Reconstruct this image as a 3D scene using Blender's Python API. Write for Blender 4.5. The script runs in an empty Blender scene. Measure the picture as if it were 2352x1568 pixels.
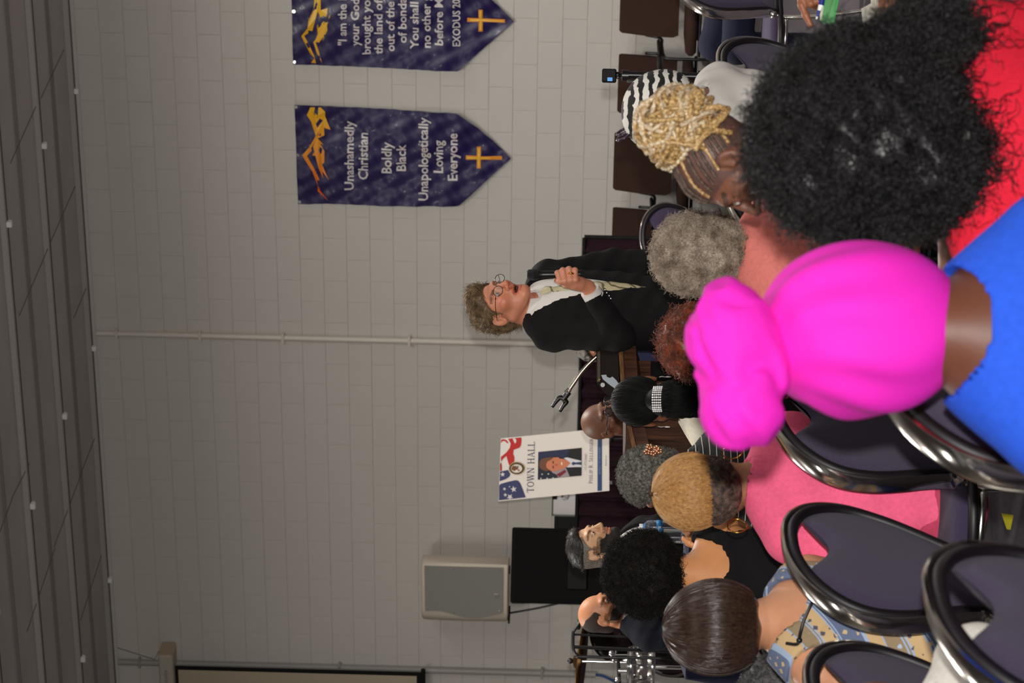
import bpy, math, random
import numpy as np
from mathutils import Vector, Matrix
PI = math.pi
sc = bpy.context.scene
COL = sc.collection
rng = np.random.default_rng(7)
random.seed(7)

# ------------------------------------------------------------------ camera
F_PX = 5800.0
PITCH, ROLL, EYE = math.radians(1.2), 0.024, 1.45
Fw = Vector((0, math.cos(PITCH), math.sin(PITCH)))
U0 = Vector((0, -math.sin(PITCH), math.cos(PITCH)))
R0 = Vector((1, 0, 0))
CR = R0 * math.cos(ROLL) + U0 * math.sin(ROLL)
CU = U0 * math.cos(ROLL) - R0 * math.sin(ROLL)
CAM = Vector((0, 0, EYE))
cam = bpy.data.cameras.new('camera'); camo = bpy.data.objects.new('camera', cam); COL.objects.link(camo)
m = Matrix.Identity(4)
for i, ax in enumerate((-CU, CR, -Fw)):
    m[0][i], m[1][i], m[2][i] = ax
m[0][3], m[1][3], m[2][3] = CAM
camo.matrix_world = m
cam.sensor_width = 22.3; cam.lens = 22.3 * F_PX / 2352.0
cam.clip_start = .05; cam.clip_end = 100
cam.dof.use_dof = True; cam.dof.focus_distance = 9.3; cam.dof.aperture_fstop = 5.6
sc.camera = camo

# ------------------------------------------------------------------ light
sc.view_settings.view_transform = 'Standard'; sc.view_settings.look = 'None'
sc.view_settings.gamma = 1; sc.view_settings.exposure = 0.0
sc.view_settings.use_curve_mapping = False
w = bpy.data.worlds.new('world'); sc.world = w; w.use_nodes = True
w.node_tree.nodes['Background'].inputs[0].default_value = (1.0, .97, .95, 1)
w.node_tree.nodes['Background'].inputs[1].default_value = .15
FLASH = 82.0
fl = bpy.data.lights.new('camera_flash', 'SPOT'); fl.energy = 1.0; fl.spot_size = math.radians(75); fl.spot_blend = .6
fl.shadow_soft_size = .018; fl.color = (1, .97, .94); fl.use_nodes = True
nt = fl.node_tree; em = nt.nodes['Emission']; fo = nt.nodes.new('ShaderNodeLightFalloff')
fo.inputs['Strength'].default_value = FLASH * 4 * PI * PI; fo.inputs['Smooth'].default_value = 55.0
nt.links.new(fo.outputs['Quadratic'], em.inputs['Strength'])
flo = bpy.data.objects.new('camera_flash', fl); COL.objects.link(flo)
flo.location = CAM + CR * .105 - Fw * .02
flo.rotation_euler = (math.radians(90), 0, 0)
def strip(x, y, z, sx, sy, e, rot=0, colr=(1, .955, .90), up=False):
    l = bpy.data.lights.new('hall_lamp_or_fill', 'AREA'); l.shape = 'RECTANGLE'; l.size = sx; l.size_y = sy; l.energy = e; l.color = colr
    o = bpy.data.objects.new('hall_lamp_or_fill', l); o.location = (x, y, z); o.rotation_euler = (PI if up else 0, 0, rot); COL.objects.link(o)
for lx in (-6, 0, 6):
    for ly, e in ((3.0, 38), (8.0, 45), (13.2, 215), (16.8, 95)):
        strip(lx + 1, ly, 4.75 if ly < 15 else 5.3, 1.2, .35, e, rot=math.radians(-26))
        if 5 < ly < 15: strip(lx + 1, ly, 4.78, 1.2, .35, 60 if ly > 10 else 22, rot=math.radians(-26), up=True)  # added upward fill, no fixture seen: brightens ceiling and upper wall

# ------------------------------------------------------------------ projection helpers
def ray(px, py):
    d = Fw + CR * ((784.0 - py) / F_PX) + CU * ((1176.0 - px) / F_PX)
    return d
def at(px, py, Z):
    return CAM + ray(px, py) * Z
def at_z(px, py, z):
    d = ray(px, py); return CAM + d * ((z - EYE) / d.z)
TH = math.radians(26.4); WY = 22.2
SV = Vector((math.cos(TH), -math.sin(TH), 0)); NV = Vector((-math.sin(TH), -math.cos(TH), 0))
def wl(px, py, off=0.0):
    """pixel -> (s, z) on the plane 'off' metres in front of the back wall"""
    d = ray(px, py); O = Vector((0, WY, 0)) + NV * off
    t = (O - CAM).dot(NV) / d.dot(NV); p = CAM + d * t
    return (p - O).dot(SV), p.z
def wp(s, z, off=0.0):
    p = Vector((0, WY, 0)) + NV * off + SV * s; return Vector((p.x, p.y, z))

# ------------------------------------------------------------------ materials
def lin(c):
    return tuple((v / 12.92 if v <= .04045 else ((v + .055) / 1.055) ** 2.4) for v in c)
MATS = {}
def mat(name, rgb, rough=.6, metal=0.0, noise=0.0, nscale=40, bump=0.0, bscale=200, spec=.5, coat=0.0, sheen=0.0, sss=0.0, trans=0.0, emit=None, wave=None, alpha=None):
    """rgb 0-255 sRGB"""
    if name in MATS: return MATS[name]
    M = bpy.data.materials.new(name); M.use_nodes = True; n = M.node_tree.nodes; L = M.node_tree.links
    b = n['Principled BSDF']; c = lin([v / 255 for v in rgb])
    b.inputs['Base Color'].default_value = (*c, 1); b.inputs['Roughness'].default_value = rough
    b.inputs['Metallic'].default_value = metal; b.inputs['Specular IOR Level'].default_value = spec
    b.inputs['Coat Weight'].default_value = coat; b.inputs['Sheen Weight'].default_value = sheen
    b.inputs['Subsurface Weight'].default_value = sss; b.inputs['Transmission Weight'].default_value = trans
    if sss: b.inputs['Subsurface Radius'].default_value = (.012, .005, .003); b.inputs['Subsurface Scale'].default_value = .5
    if alpha is not None: b.inputs['Alpha'].default_value = alpha
    if emit:
        b.inputs['Emission Color'].default_value = (*lin([v / 255 for v in emit[0]]), 1); b.inputs['Emission Strength'].default_value = emit[1]
    tc = n.new('ShaderNodeTexCoord')
    if noise:
        t = n.new('ShaderNodeTexNoise'); t.inputs['Scale'].default_value = nscale; t.inputs['Detail'].default_value = 4
        L.new(tc.outputs['Object'], t.inputs['Vector'])
        mx = n.new('ShaderNodeMix'); mx.data_type = 'RGBA'; mx.inputs[6].default_value = (*[v * (1 - noise) for v in c], 1)
        mx.inputs[7].default_value = (*[min(1, v * (1 + noise)) for v in c], 1)
        cr = n.new('ShaderNodeMapRange'); cr.inputs[1].default_value = .35; cr.inputs[2].default_value = .65
        L.new(t.outputs[0], cr.inputs[0]); L.new(cr.outputs[0], mx.inputs[0]); L.new(mx.outputs[2], b.inputs['Base Color'])
    if bump:
        t = n.new('ShaderNodeTexNoise'); t.inputs['Scale'].default_value = bscale; t.inputs['Detail'].default_value = 5
        L.new(tc.outputs['Object'], t.inputs['Vector'])
        bp = n.new('ShaderNodeBump'); bp.inputs['Strength'].default_value = min(1, bump); bp.inputs['Distance'].default_value = .004 * max(1, bump)
        L.new(t.outputs[0], bp.inputs['Height']); L.new(bp.outputs[0], b.inputs['Normal'])
    MATS[name] = M
    return M

# ------------------------------------------------------------------ object helpers
def tagit(o, label=None, cat=None, group=None, kind=None):
    if label: o['label'] = label
    if cat: o['category'] = cat
    if group: o['group'] = group
    if kind: o['kind'] = kind
    return o
def empty(name, loc=(0, 0, 0), rz=0.0, label=None, cat=None, group=None, kind=None, parent=None):
    o = bpy.data.objects.new(name, None); COL.objects.link(o); o.location = loc; o.rotation_euler = (0, 0, rz)
    o.empty_display_size = .05
    if parent: o.parent = parent
    return tagit(o, label, cat, group, kind)
def obj(name, data, parent=None, loc=None, rot=None, **kw):
    o = bpy.data.objects.new(name, data); COL.objects.link(o)
    if parent: o.parent = parent
    if loc is not None: o.location = loc
    if rot is not None: o.rotation_euler = rot
    return tagit(o, **kw)
def mesh(V, Fc, m=None, smooth=True, name='m'):
    V = np.asarray(V, dtype=np.float32).reshape(-1, 3)
    me = bpy.data.meshes.new(name)
    if isinstance(Fc, np.ndarray):
        k = Fc.shape[1]; nf = Fc.shape[0]
        me.vertices.add(len(V)); me.vertices.foreach_set('co', V.ravel())
        me.loops.add(nf * k); me.loops.foreach_set('vertex_index', Fc.astype(np.int32).ravel())
        me.polygons.add(nf); me.polygons.foreach_set('loop_start', np.arange(0, nf * k, k, dtype=np.int32))
        me.update(calc_edges=True); me.validate()
    else:
        me.from_pydata([tuple(map(float, v)) for v in V], [], [tuple(f) for f in Fc]); me.update()
    if smooth: me.polygons.foreach_set('use_smooth', np.ones(len(me.polygons), dtype=bool)); me.update()
    if m is not None:
        for mm in (m if isinstance(m, (list, tuple)) else [m]): me.materials.append(mm)
    return me
class MB:
    """collects pieces into one mesh"""
    def __init__(s): s.V = []; s.F = []
    def add(s, V, Fc, M=None):
        n = len(s.V)
        for v in V:
            v = Vector(v)
            s.V.append(M @ v if M else v)
        s.F += [tuple(i + n for i in f) for f in Fc]; return s
    def box(s, x0, x1, y0, y1, z0, z1, bev=0.0, M=None):
        if bev <= 0:
            V = [(x, y, z) for z in (z0, z1) for x, y in ((x0, y0), (x1, y0), (x1, y1), (x0, y1))]
            return s.add(V, [(3, 2, 1, 0), (4, 5, 6, 7), (0, 1, 5, 4), (1, 2, 6, 5), (2, 3, 7, 6), (3, 0, 4, 7)], M)
        b = bev; rings = []
        for z, i in ((z0, b), (z0 + b, 0), (z1 - b, 0), (z1, b)):
            X0, X1, Y0, Y1 = x0 + i, x1 - i, y0 + i, y1 - i
            c = b if i == 0 else b * .4
            rings.append([(X0 + c, Y0, z), (X1 - c, Y0, z), (X1, Y0 + c, z), (X1, Y1 - c, z), (X1 - c, Y1, z), (X0 + c, Y1, z), (X0, Y1 - c, z), (X0, Y0 + c, z)])
        V = [v for r in rings for v in r]; Fc = [tuple(range(7, -1, -1)), tuple(range(24, 32))]
        for r in range(3):
            for k in range(8):
                a = r * 8 + k; a2 = r * 8 + (k + 1) % 8; Fc.append((a, a2, a2 + 8, a + 8))
        return s.add(V, Fc, M)
    def lathe(s, prof, n=16, M=None, axis='z'):
        V = []; Fc = []
        for r, z in prof:
            for k in range(n):
                a = 2 * PI * k / n; V.append((r * math.cos(a), r * math.sin(a), z))
        for i in range(len(prof) - 1):
            for k in range(n):
                k2 = (k + 1) % n; Fc.append((i * n + k, i * n + k2, (i + 1) * n + k2, (i + 1) * n + k))
        if prof[0][0] > 1e-6: Fc.append(tuple(range(n - 1, -1, -1)))
        if prof[-1][0] > 1e-6: Fc.append(tuple((len(prof) - 1) * n + k for k in range(n)))
        return s.add(V, Fc, M)
    def cyl(s, a, b, r0, r1=None, n=12):
        a = Vector(a); b = Vector(b); r1 = r0 if r1 is None else r1
        d = b - a; q = d.to_track_quat('Z', 'Y').to_matrix().to_4x4()
        return s.lathe([(r0, 0), (r1, d.length)], n, Matrix.Translation(a) @ q)
    def tube(s, pts, r, n=8, closed=False, sect=None, up=None):
        """sweep; sect: list of (a,b) in the frame's (side,up) plane"""
        P = [Vector(p) for p in pts]; N = len(P)
        sec = sect or [(r * math.cos(2 * PI * k / n), r * math.sin(2 * PI * k / n)) for k in range(n)]
        n = len(sec); V = []; Fc = []; upv = Vector(up) if up else None; prev = None
        for i in range(N):
            if closed: t = (P[(i + 1) % N] - P[i - 1]).normalized()
            else: t = (P[min(i + 1, N - 1)] - P[max(i - 1, 0)]).normalized()
            if upv is not None: side = t.cross(upv).normalized(); u = side.cross(t).normalized()
            else:
                if prev is None:
                    a = Vector((0, 0, 1)) if abs(t.z) < .9 else Vector((1, 0, 0)); side = t.cross(a).normalized()
                else: side = (prev - t * prev.dot(t)).normalized()
                prev = side; u = side.cross(t).normalized()
            rr = 1.0 if not isinstance(r, (list, tuple)) else r[i]
            for a, b in sec: V.append(P[i] + side * a * (rr if sect is None and isinstance(r, (list, tuple)) else 1) + u * b * (rr if sect is None and isinstance(r, (list, tuple)) else 1))
        for i in range(N if closed else N - 1):
            j = (i + 1) % N
            for k in range(n):
                k2 = (k + 1) % n; Fc.append((i * n + k, i * n + k2, j * n + k2, j * n + k))
        if not closed: Fc.append(tuple(range(n - 1, -1, -1))); Fc.append(tuple((N - 1) * n + k for k in range(n)))
        return s.add(V, Fc)
    def vtube(s, pts, rs, n=8):
        P = [Vector(p) for p in pts]; s2 = MB(); base = len(s.V)
        s2.tube(P, 1.0, n)
        for i in range(len(P)):
            for k in range(n):
                v = s2.V[i * n + k]; s2.V[i * n + k] = P[i] + (v - P[i]) * rs[i]
        return s.add(s2.V, s2.F)
    def prism(s, poly, d, M=None):
        """poly in xz plane, y from 0 to -d (towards the room)"""
        n = len(poly); V = [(x, -d, z) for x, z in poly] + [(x, 0, z) for x, z in poly]
        ar = sum(poly[i][0] * poly[(i + 1) % n][1] - poly[(i + 1) % n][0] * poly[i][1] for i in range(n))
        if ar < 0: V = V[:n][::-1] + V[n:][::-1]
        Fc = [tuple(range(n)), tuple(range(2 * n - 1, n - 1, -1))] + [(i, i + n, (i + 1) % n + n, (i + 1) % n) for i in range(n)]
        return s.add(V, Fc, M)
    def sphere(s, c, r, n=12, m=8):
        r = (r, r, r) if not isinstance(r, (tuple, list)) else r
        prof = [(math.sin(PI * i / m), -math.cos(PI * i / m)) for i in range(m + 1)]
        prof[0] = (1e-4, -1); prof[-1] = (1e-4, 1)
        return s.lathe(prof, n, Matrix.Translation(Vector(c)) @ Matrix.Diagonal((*r, 1)))
    def build(s, name, m, parent=None, smooth=False, auto=None, **kw):
        me = mesh([tuple(v) for v in s.V], s.F, m, smooth)
        if auto is not None:
            me.polygons.foreach_set('use_smooth', np.ones(len(me.polygons), dtype=bool)); me.set_sharp_from_angle(angle=math.radians(auto))
        return obj(name, me, parent, **kw)
def copy_tree(o, parent=None):
    c = o.copy(); COL.objects.link(c); c.parent = parent
    for ch in o.children: copy_tree(ch, c)
    return c
def lerp(a, b, t): return a + (b - a) * t
def catmull(pts, n=6, closed=False):
    P = [np.array(p, float) for p in pts]; N = len(P); out = []
    rngi = range(N if closed else N - 1)
    for i in rngi:
        p0 = P[i - 1] if (closed or i > 0) else 2 * P[0] - P[1]; p1 = P[i]; p2 = P[(i + 1) % N]
        p3 = P[(i + 2) % N] if (closed or i + 2 < N) else 2 * P[-1] - P[-2]
        for k in range(n):
            t = k / n; out.append(.5 * ((2 * p1) + (-p0 + p2) * t + (2 * p0 - 5 * p1 + 4 * p2 - p3) * t * t + (-p0 + 3 * p1 - 3 * p2 + p3) * t ** 3))
    if not closed: out.append(P[-1])
    return out
_tm = {}
def text_mesh(s, size=1.0, xs=1.0, off=0.0, ext=0.0, align='CENTER'):
    c = bpy.data.curves.new('t', 'FONT'); c.body = s; c.size = size; c.align_x = align; c.offset = off; c.extrude = ext; c.resolution_u = 2
    o = bpy.data.objects.new('t', c); COL.objects.link(o); bpy.context.view_layer.update()
    me = o.to_mesh(); V = np.array([v.co[:] for v in me.vertices]); Fc = [tuple(p.vertices) for p in me.polygons]
    o.to_mesh_clear(); bpy.data.objects.remove(o); bpy.data.curves.remove(c)
    if len(V): V[:, 0] *= xs
    return V, Fc
# serif capitals drawn with strokes
def serif_text(s, h, xs=.9, gap=.12, w=.13, thin=.06, small=None):
    """returns list of polygons in (x,z), and total width; x from 0"""
    polys = []; x = 0.0
    def bar(x0, y0, x1, y1, wd):
        d = Vector((x1 - x0, y1 - y0)); n = Vector((-d.y, d.x)).normalized() * wd / 2
        return [(x0 + n.x, y0 + n.y), (x0 - n.x, y0 - n.y), (x1 - n.x, y1 - n.y), (x1 + n.x, y1 + n.y)]
    def sf(cx, y, hw=.15): return bar(cx - hw, y, cx + hw, y, thin)
    def arc(cx, cy, rx, ry, a0, a1, wd, n=10):
        out = []
        for i in range(n):
            t0 = math.radians(lerp(a0, a1, i / n)); t1 = math.radians(lerp(a0, a1, (i + 1) / n))
            w0 = wd * (.45 + .55 * abs(math.cos((t0 + t1) / 2)))
            out.append(bar(cx + rx * math.cos(t0), cy + ry * math.sin(t0), cx + rx * math.cos(t1), cy + ry * math.sin(t1), w0))
        return out
    G = {
     'T': (.75, lambda: [bar(.375, 0, .375, 1, w), bar(0, .97, .75, .97, thin), bar(.02, 1, .02, .8, thin), bar(.73, 1, .73, .8, thin), sf(.375, .03)]),
     'O': (.85, lambda: arc(.425, .5, .36, .47, 0, 360, w, 20)),
     'W': (1.1, lambda: [bar(.08, 1, .33, 0, w), bar(.33, 0, .55, 1, thin), bar(.55, 1, .8, 0, w), bar(.8, 0, 1.02, 1, thin), sf(.1, .97), sf(.55, .97), sf(1.0, .97)]),
     'N': (.9, lambda: [bar(.14, 0, .14, 1, thin), bar(.14, 1, .76, 0, w), bar(.76, 0, .76, 1, thin), sf(.14, .03), sf(.12, .97), sf(.76, .97)]),
     'H': (.9, lambda: [bar(.16, 0, .16, 1, w), bar(.74, 0, .74, 1, w), bar(.16, .5, .74, .5, thin), sf(.16, .03), sf(.16, .97), sf(.74, .03), sf(.74, .97)]),
     'A': (.85, lambda: [bar(.1, 0, .42, 1, thin), bar(.42, 1, .75, 0, w), bar(.2, .33, .64, .33, thin), sf(.1, .03), sf(.75, .03)]),
     'L': (.7, lambda: [bar(.16, 0, .16, 1, w), bar(.16, .03, .68, .03, thin), bar(.67, 0, .67, .25, thin), sf(.16, .97), sf(.1, .03)]),
     'P': (.68, lambda: [bar(.16, 0, .16, 1, w), sf(.16, .03), sf(.12, .97), bar(.16, .97, .38, .97, thin), bar(.16, .46, .38, .46, thin)] + arc(.36, .715, .24, .255, -90, 90, w)),
     'I': (.36, lambda: [bar(.18, 0, .18, 1, w), sf(.18, .03), sf(.18, .97)]),
     'R': (.8, lambda: [bar(.16, 0, .16, 1, w), sf(.16, .03), sf(.12, .97), bar(.16, .97, .38, .97, thin), bar(.16, .48, .38, .48, thin), bar(.38, .48, .72, .02, w)] + arc(.36, .725, .22, .245, -90, 90, w)),
     'S': (.62, lambda: arc(.31, .74, .2, .23, 20, 250, w) + arc(.31, .26, .23, .25, -160, 80, w)),
     'E': (.7, lambda: [bar(.16, 0, .16, 1, w), bar(.1, .97, .62, .97, thin), bar(.16, .52, .5, .52, thin), bar(.1, .03, .66, .03, thin), bar(.62, 1, .62, .8, thin), bar(.66, 0, .66, .22, thin), bar(.5, .42, .5, .62, thin)]),
     'G': (.85, lambda: arc(.42, .5, .35, .47, 35, 320, w, 16) + [bar(.72, .1, .72, .45, w), sf(.72, .45)]),
     'U': (.85, lambda: [bar(.16, .3, .16, 1, w), bar(.7, .3, .7, 1, thin), sf(.16, .97), sf(.7, .97)] + arc(.43, .3, .27, .27, 180, 360, w)),
     'Y': (.8, lambda: [bar(.4, 0, .4, .5, w), bar(.4, .5, .1, 1, w), bar(.4, .5, .7, 1, thin), sf(.4, .03), sf(.1, .97), sf(.7, .97)]),
     '.': (.25, lambda: [bar(.12, 0, .12, .13, .13)]),
     ' ': (.35, lambda: []),
    }
    for i, ch in enumerate(s):
        k = 1.0
        if small and i in small: k = 1.0
        if small and i not in small and ch != '.': k = .84
        wd, fn = G[ch]
        for p in fn(): polys.append([((x + a * xs * k) * h, b * h * k) for a, b in p])
        x += (wd * xs * k + gap)
    return polys, (x - gap) * h
# ------------------------------------------------------------------ setting
M_wall = mat('painted_block', (196, 191, 183), .72, noise=.015, nscale=3, bump=.35, bscale=60)
M_joint = mat('painted_joint', (186, 181, 173), .75)
CEIL = 5.62
sA, _ = wl(900, 1900); sB, _ = wl(900, -420)
zr = wl(959, 784)[1]; s0, zc = wl(670, 834)
wall = empty('wall_back', (0, WY, 0), -TH, kind='structure')
BW, BH = .4064, .2032
z_base = zr - math.ceil(zr / BH) * BH
phase_course = math.floor((zc - z_base) / BH)
bk = MB(); bk.box(sA - 1, sB + 2, .004, .2, 0, CEIL + .3)
bk.build('mortar', M_joint, wall)
jb = MB(); jb.box(.0018, BW - .0018, -.0005, .05, .0018, BH - .0018, .0022)
blk_mesh = mesh([tuple(v) for v in jb.V], jb.F, M_wall, False)
rest = MB(); seen = 0
i0 = int((sA - s0) / BW) - 2; i1 = int((sB - s0) / BW) + 3
cand = []
for c in range(-1, int((CEIL - z_base) / BH) + 1):
    z = z_base + c * BH
    off = 0 if (c - phase_course) % 2 == 0 else BW / 2
    for i in range(i0, i1):
        s = s0 + i * BW + off
        p = wp(s + BW / 2, z + BH / 2) - CAM; dz = p.dot(Fw)
        px = 1176 - p.dot(CU) / dz * F_PX; py = 784 - p.dot(CR) / dz * F_PX
        inside = -40 < px < 1480 and -40 < py < 1600
        cand.append((0 if inside else 1, (abs(px - 800) / 3 if inside else 0), s, z))
cand.sort(key=lambda t: (t[0], -t[1] if t[1] < 0 else t[1]))
for k, (ins, _, s, z) in enumerate(cand):
    if z < -.15: continue
    if k < 300 and not ins:
        obj('block', blk_mesh, wall, loc=(s, rng.normal(0, .0006), z))
    else:
        rest.box(s + .0018, s + BW - .0018, -.0005 + rng.normal(0, .0006), .05, z + .0018, z + BH - .0018, .0022)
rest.build('block_field', M_wall, wall, kind='stuff')
# floor
M_floor = mat('floor_carpet', (58, 50, 56), .95, noise=.2, nscale=60, bump=.5, bscale=400)
f = MB(); f.add([(-14, -4, 0), (14, -4, 0), (14, 30, 0), (-14, 30, 0), (-14, -4, -.2), (14, -4, -.2), (14, 30, -.2), (-14, 30, -.2)],
                [(0, 1, 2, 3), (7, 6, 5, 4), (0, 4, 5, 1), (1, 5, 6, 2), (2, 6, 7, 3), (3, 7, 4, 0)])
f.build('floor', M_floor, kind='structure')
# ceiling: faced insulation between purlins that run along the wall
M_ceil = mat('ceiling_facing', (182, 176, 171), .7, noise=.04, nscale=2, bump=.3, bscale=30)
M_seam = mat('ceiling_seam', (112, 106, 102), .8)
M_purlin = mat('ceiling_purlin', (158, 152, 147), .5)
M_purlin_shade = mat('ceiling_purlin_shade', (62, 57, 54), .7)
M_clip = mat('ceiling_clip', (226, 224, 220), .4)
ceil = empty('ceiling', (0, WY, CEIL), -TH, kind='structure')
cs0, cs1 = sA - 3, sB + 3
PSP = 1.36
def drape(y): return .05 * math.sin(PI * ((y / PSP) % 1.0)) if True else 0
for k in range(0, 16):
    y0 = -PSP * k - .12; pb = MB()
    for half in (0, 1):
        n = 4; ya = y0 - half * PSP / 2; yb = ya - PSP / 2
        V = []; Fc = []
        for j in range(n + 1):
            y = lerp(ya, yb, j / n); t = (half + j / n) / 2
            z = .03 + .014 * abs(math.sin(PI * 2 * t))
            V += [(cs0, y, z), (cs1, y, z)]
        for j in range(n): Fc.append((2 * j, 2 * j + 1, 2 * j + 3, 2 * j + 2))
        pm = mesh(V, Fc, M_ceil, True)
        obj('panel', pm, ceil)
    pb.box(cs0, cs1, y0 - .022, y0 + .022, -.012, .10, .004)
    pb.build('purlin', M_purlin, ceil)
    pb = MB(); pb.box(cs0, cs1, y0 + .022, y0 + .036, -.016, .10); pb.build('purlin_shade', M_purlin_shade, ceil)  # dark strip stands in for the shadow line along each purlin
    sm = MB(); sm.box(cs0, cs1, y0 - PSP / 2 - .006, y0 - PSP / 2 + .006, .005, .03); sm.build('seam', M_seam, ceil)
tb = MB(); tb.box(cs0, cs1, -24, 1, .14, .3); tb.build('roof_deck', M_seam, ceil)
def ceil_local(px, py, z=CEIL - .02):
    p = at_z(px, py, z); d = p - Vector((0, WY, 0)); return d.dot(SV), -d.dot(NV)
for (px, py) in ((166, 222), (99, 334), (27, 497), (210, 808), (150, 945), (83, 1134), (14, 1345), (250, 1332), (195, 1492)):
    s, y = ceil_local(px, py); kk = round((-y - .12) / PSP); y = -PSP * kk - .12
    q = MB(); q.box(-.022, .022, -.02, .02, -.04, 0, .004); q.box(-.016, .016, .015, .05, -.03, .0, .004)
    q.build('clip', M_clip, ceil, loc=(s, y, -.012))
wr = mat('ceiling_wire', (96, 90, 86), .6)
for (a, b) in (((152, 115), (100, 225)), ((88, 245), (30, 375)), ((178, 428), (120, 560)), ((116, 570), (50, 725)),
               ((208, 650), (175, 730)), ((222, 1008), (190, 1090)), ((193, 1085), (130, 1255)), ((132, 1258), (68, 1450)), ((238, 1275), (190, 1425)),
               ((73, 1065), (35, 1140)), ((35, 1142), (2, 1232))):
    q = MB(); sa, ya = ceil_local(*a, CEIL - .02); sb, yb = ceil_local(*b, CEIL - .02)
    q.cyl((sa, ya, -.0), (sb, yb, -.0), .004, n=5); q.build('wire', wr, ceil)
# side and rear shell of the hall (outside the frame)
M_plain = mat('painted_wall_plain', (190, 182, 172), .8)
for nm, a, b in (('wall_left', (-11, -3.8), (-11, 26.5)), ('wall_right', (11.5, -3.8), (11.5, 16.4)), ('wall_rear', (-11, -3.8), (11.5, -3.8))):
    q = MB(); a = Vector((*a, 0)); b = Vector((*b, 0)); d = (b - a).normalized(); n_ = Vector((-d.y, d.x, 0)) * .1
    P = [a - n_, b - n_, b + n_, a + n_]
    q.add([(*p[:2], 0) for p in P] + [(*p[:2], CEIL) for p in P], [(3, 2, 1, 0), (4, 5, 6, 7), (0, 1, 5, 4), (1, 2, 6, 5), (2, 3, 7, 6), (3, 0, 4, 7)])
    q.build(nm, M_plain, kind='structure')

WROT = -TH
def wall_thing(name, label, cat, px, py, off=0.0, group=None, z=None):
    s, zz = wl(px, py, off)
    return empty(name, wp(s, zz if z is None else z, off), WROT, label, cat, group), s, (zz if z is None else z)
# ------------------------------------------------------------------ pipes on the wall
M_pipe = mat('painted_pipe', (205, 197, 185), .45)
def pipe(label, px0, py0, px1, py1, r, brackets, top=CEIL - .02, m=M_pipe):
    e, s, z = wall_thing('wall_conduit', label, 'pipe', px1, py1, r + .01)
    s2, z2 = wl(px0, py0, r + .01)
    q = MB(); q.cyl((0, 0, 0), (0, 0, z2 - z), r, n=14); q.build('pipe', m, e, auto=40)
    for b in brackets:
        _, zb = wl(b, (py0 + py1) / 2, r + .01)
        q = MB(); q.box(-r - .018, r + .018, -r - .004, r + .009, zb - z - .012, zb - z + .012, .003); q.build('strap', m, e)
    return e
pipe('pale painted conduit running down the block wall behind the standing man', 221, 759, 1500, 796, .024, (268, 460, 650, 940))
M_greypipe = mat('grey_pipe', (150, 146, 140), .45)
pipe('grey conduit beside the projection screen, ending above the drum kit', 272, 1526, 1368, 1549, .03, (322, 780, 1245), m=M_greypipe)
cb = MB()
pts = [wp(*wl(1367, 1549, .03), .03), wp(*wl(1385, 1552, .03), .03), wp(*wl(1402, 1558, .03), .04), wp(*wl(1440, 1572, .03), .05), wp(*wl(1560, 1590, .03), .06)]
cb.tube(catmull([tuple(p) for p in pts], 5), .013, 8); cb.build('blue_cable', mat('blue_cable', (20, 70, 130), .5), smooth=True, label='blue cable dropping from the end of the grey conduit', cat='cable')

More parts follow.
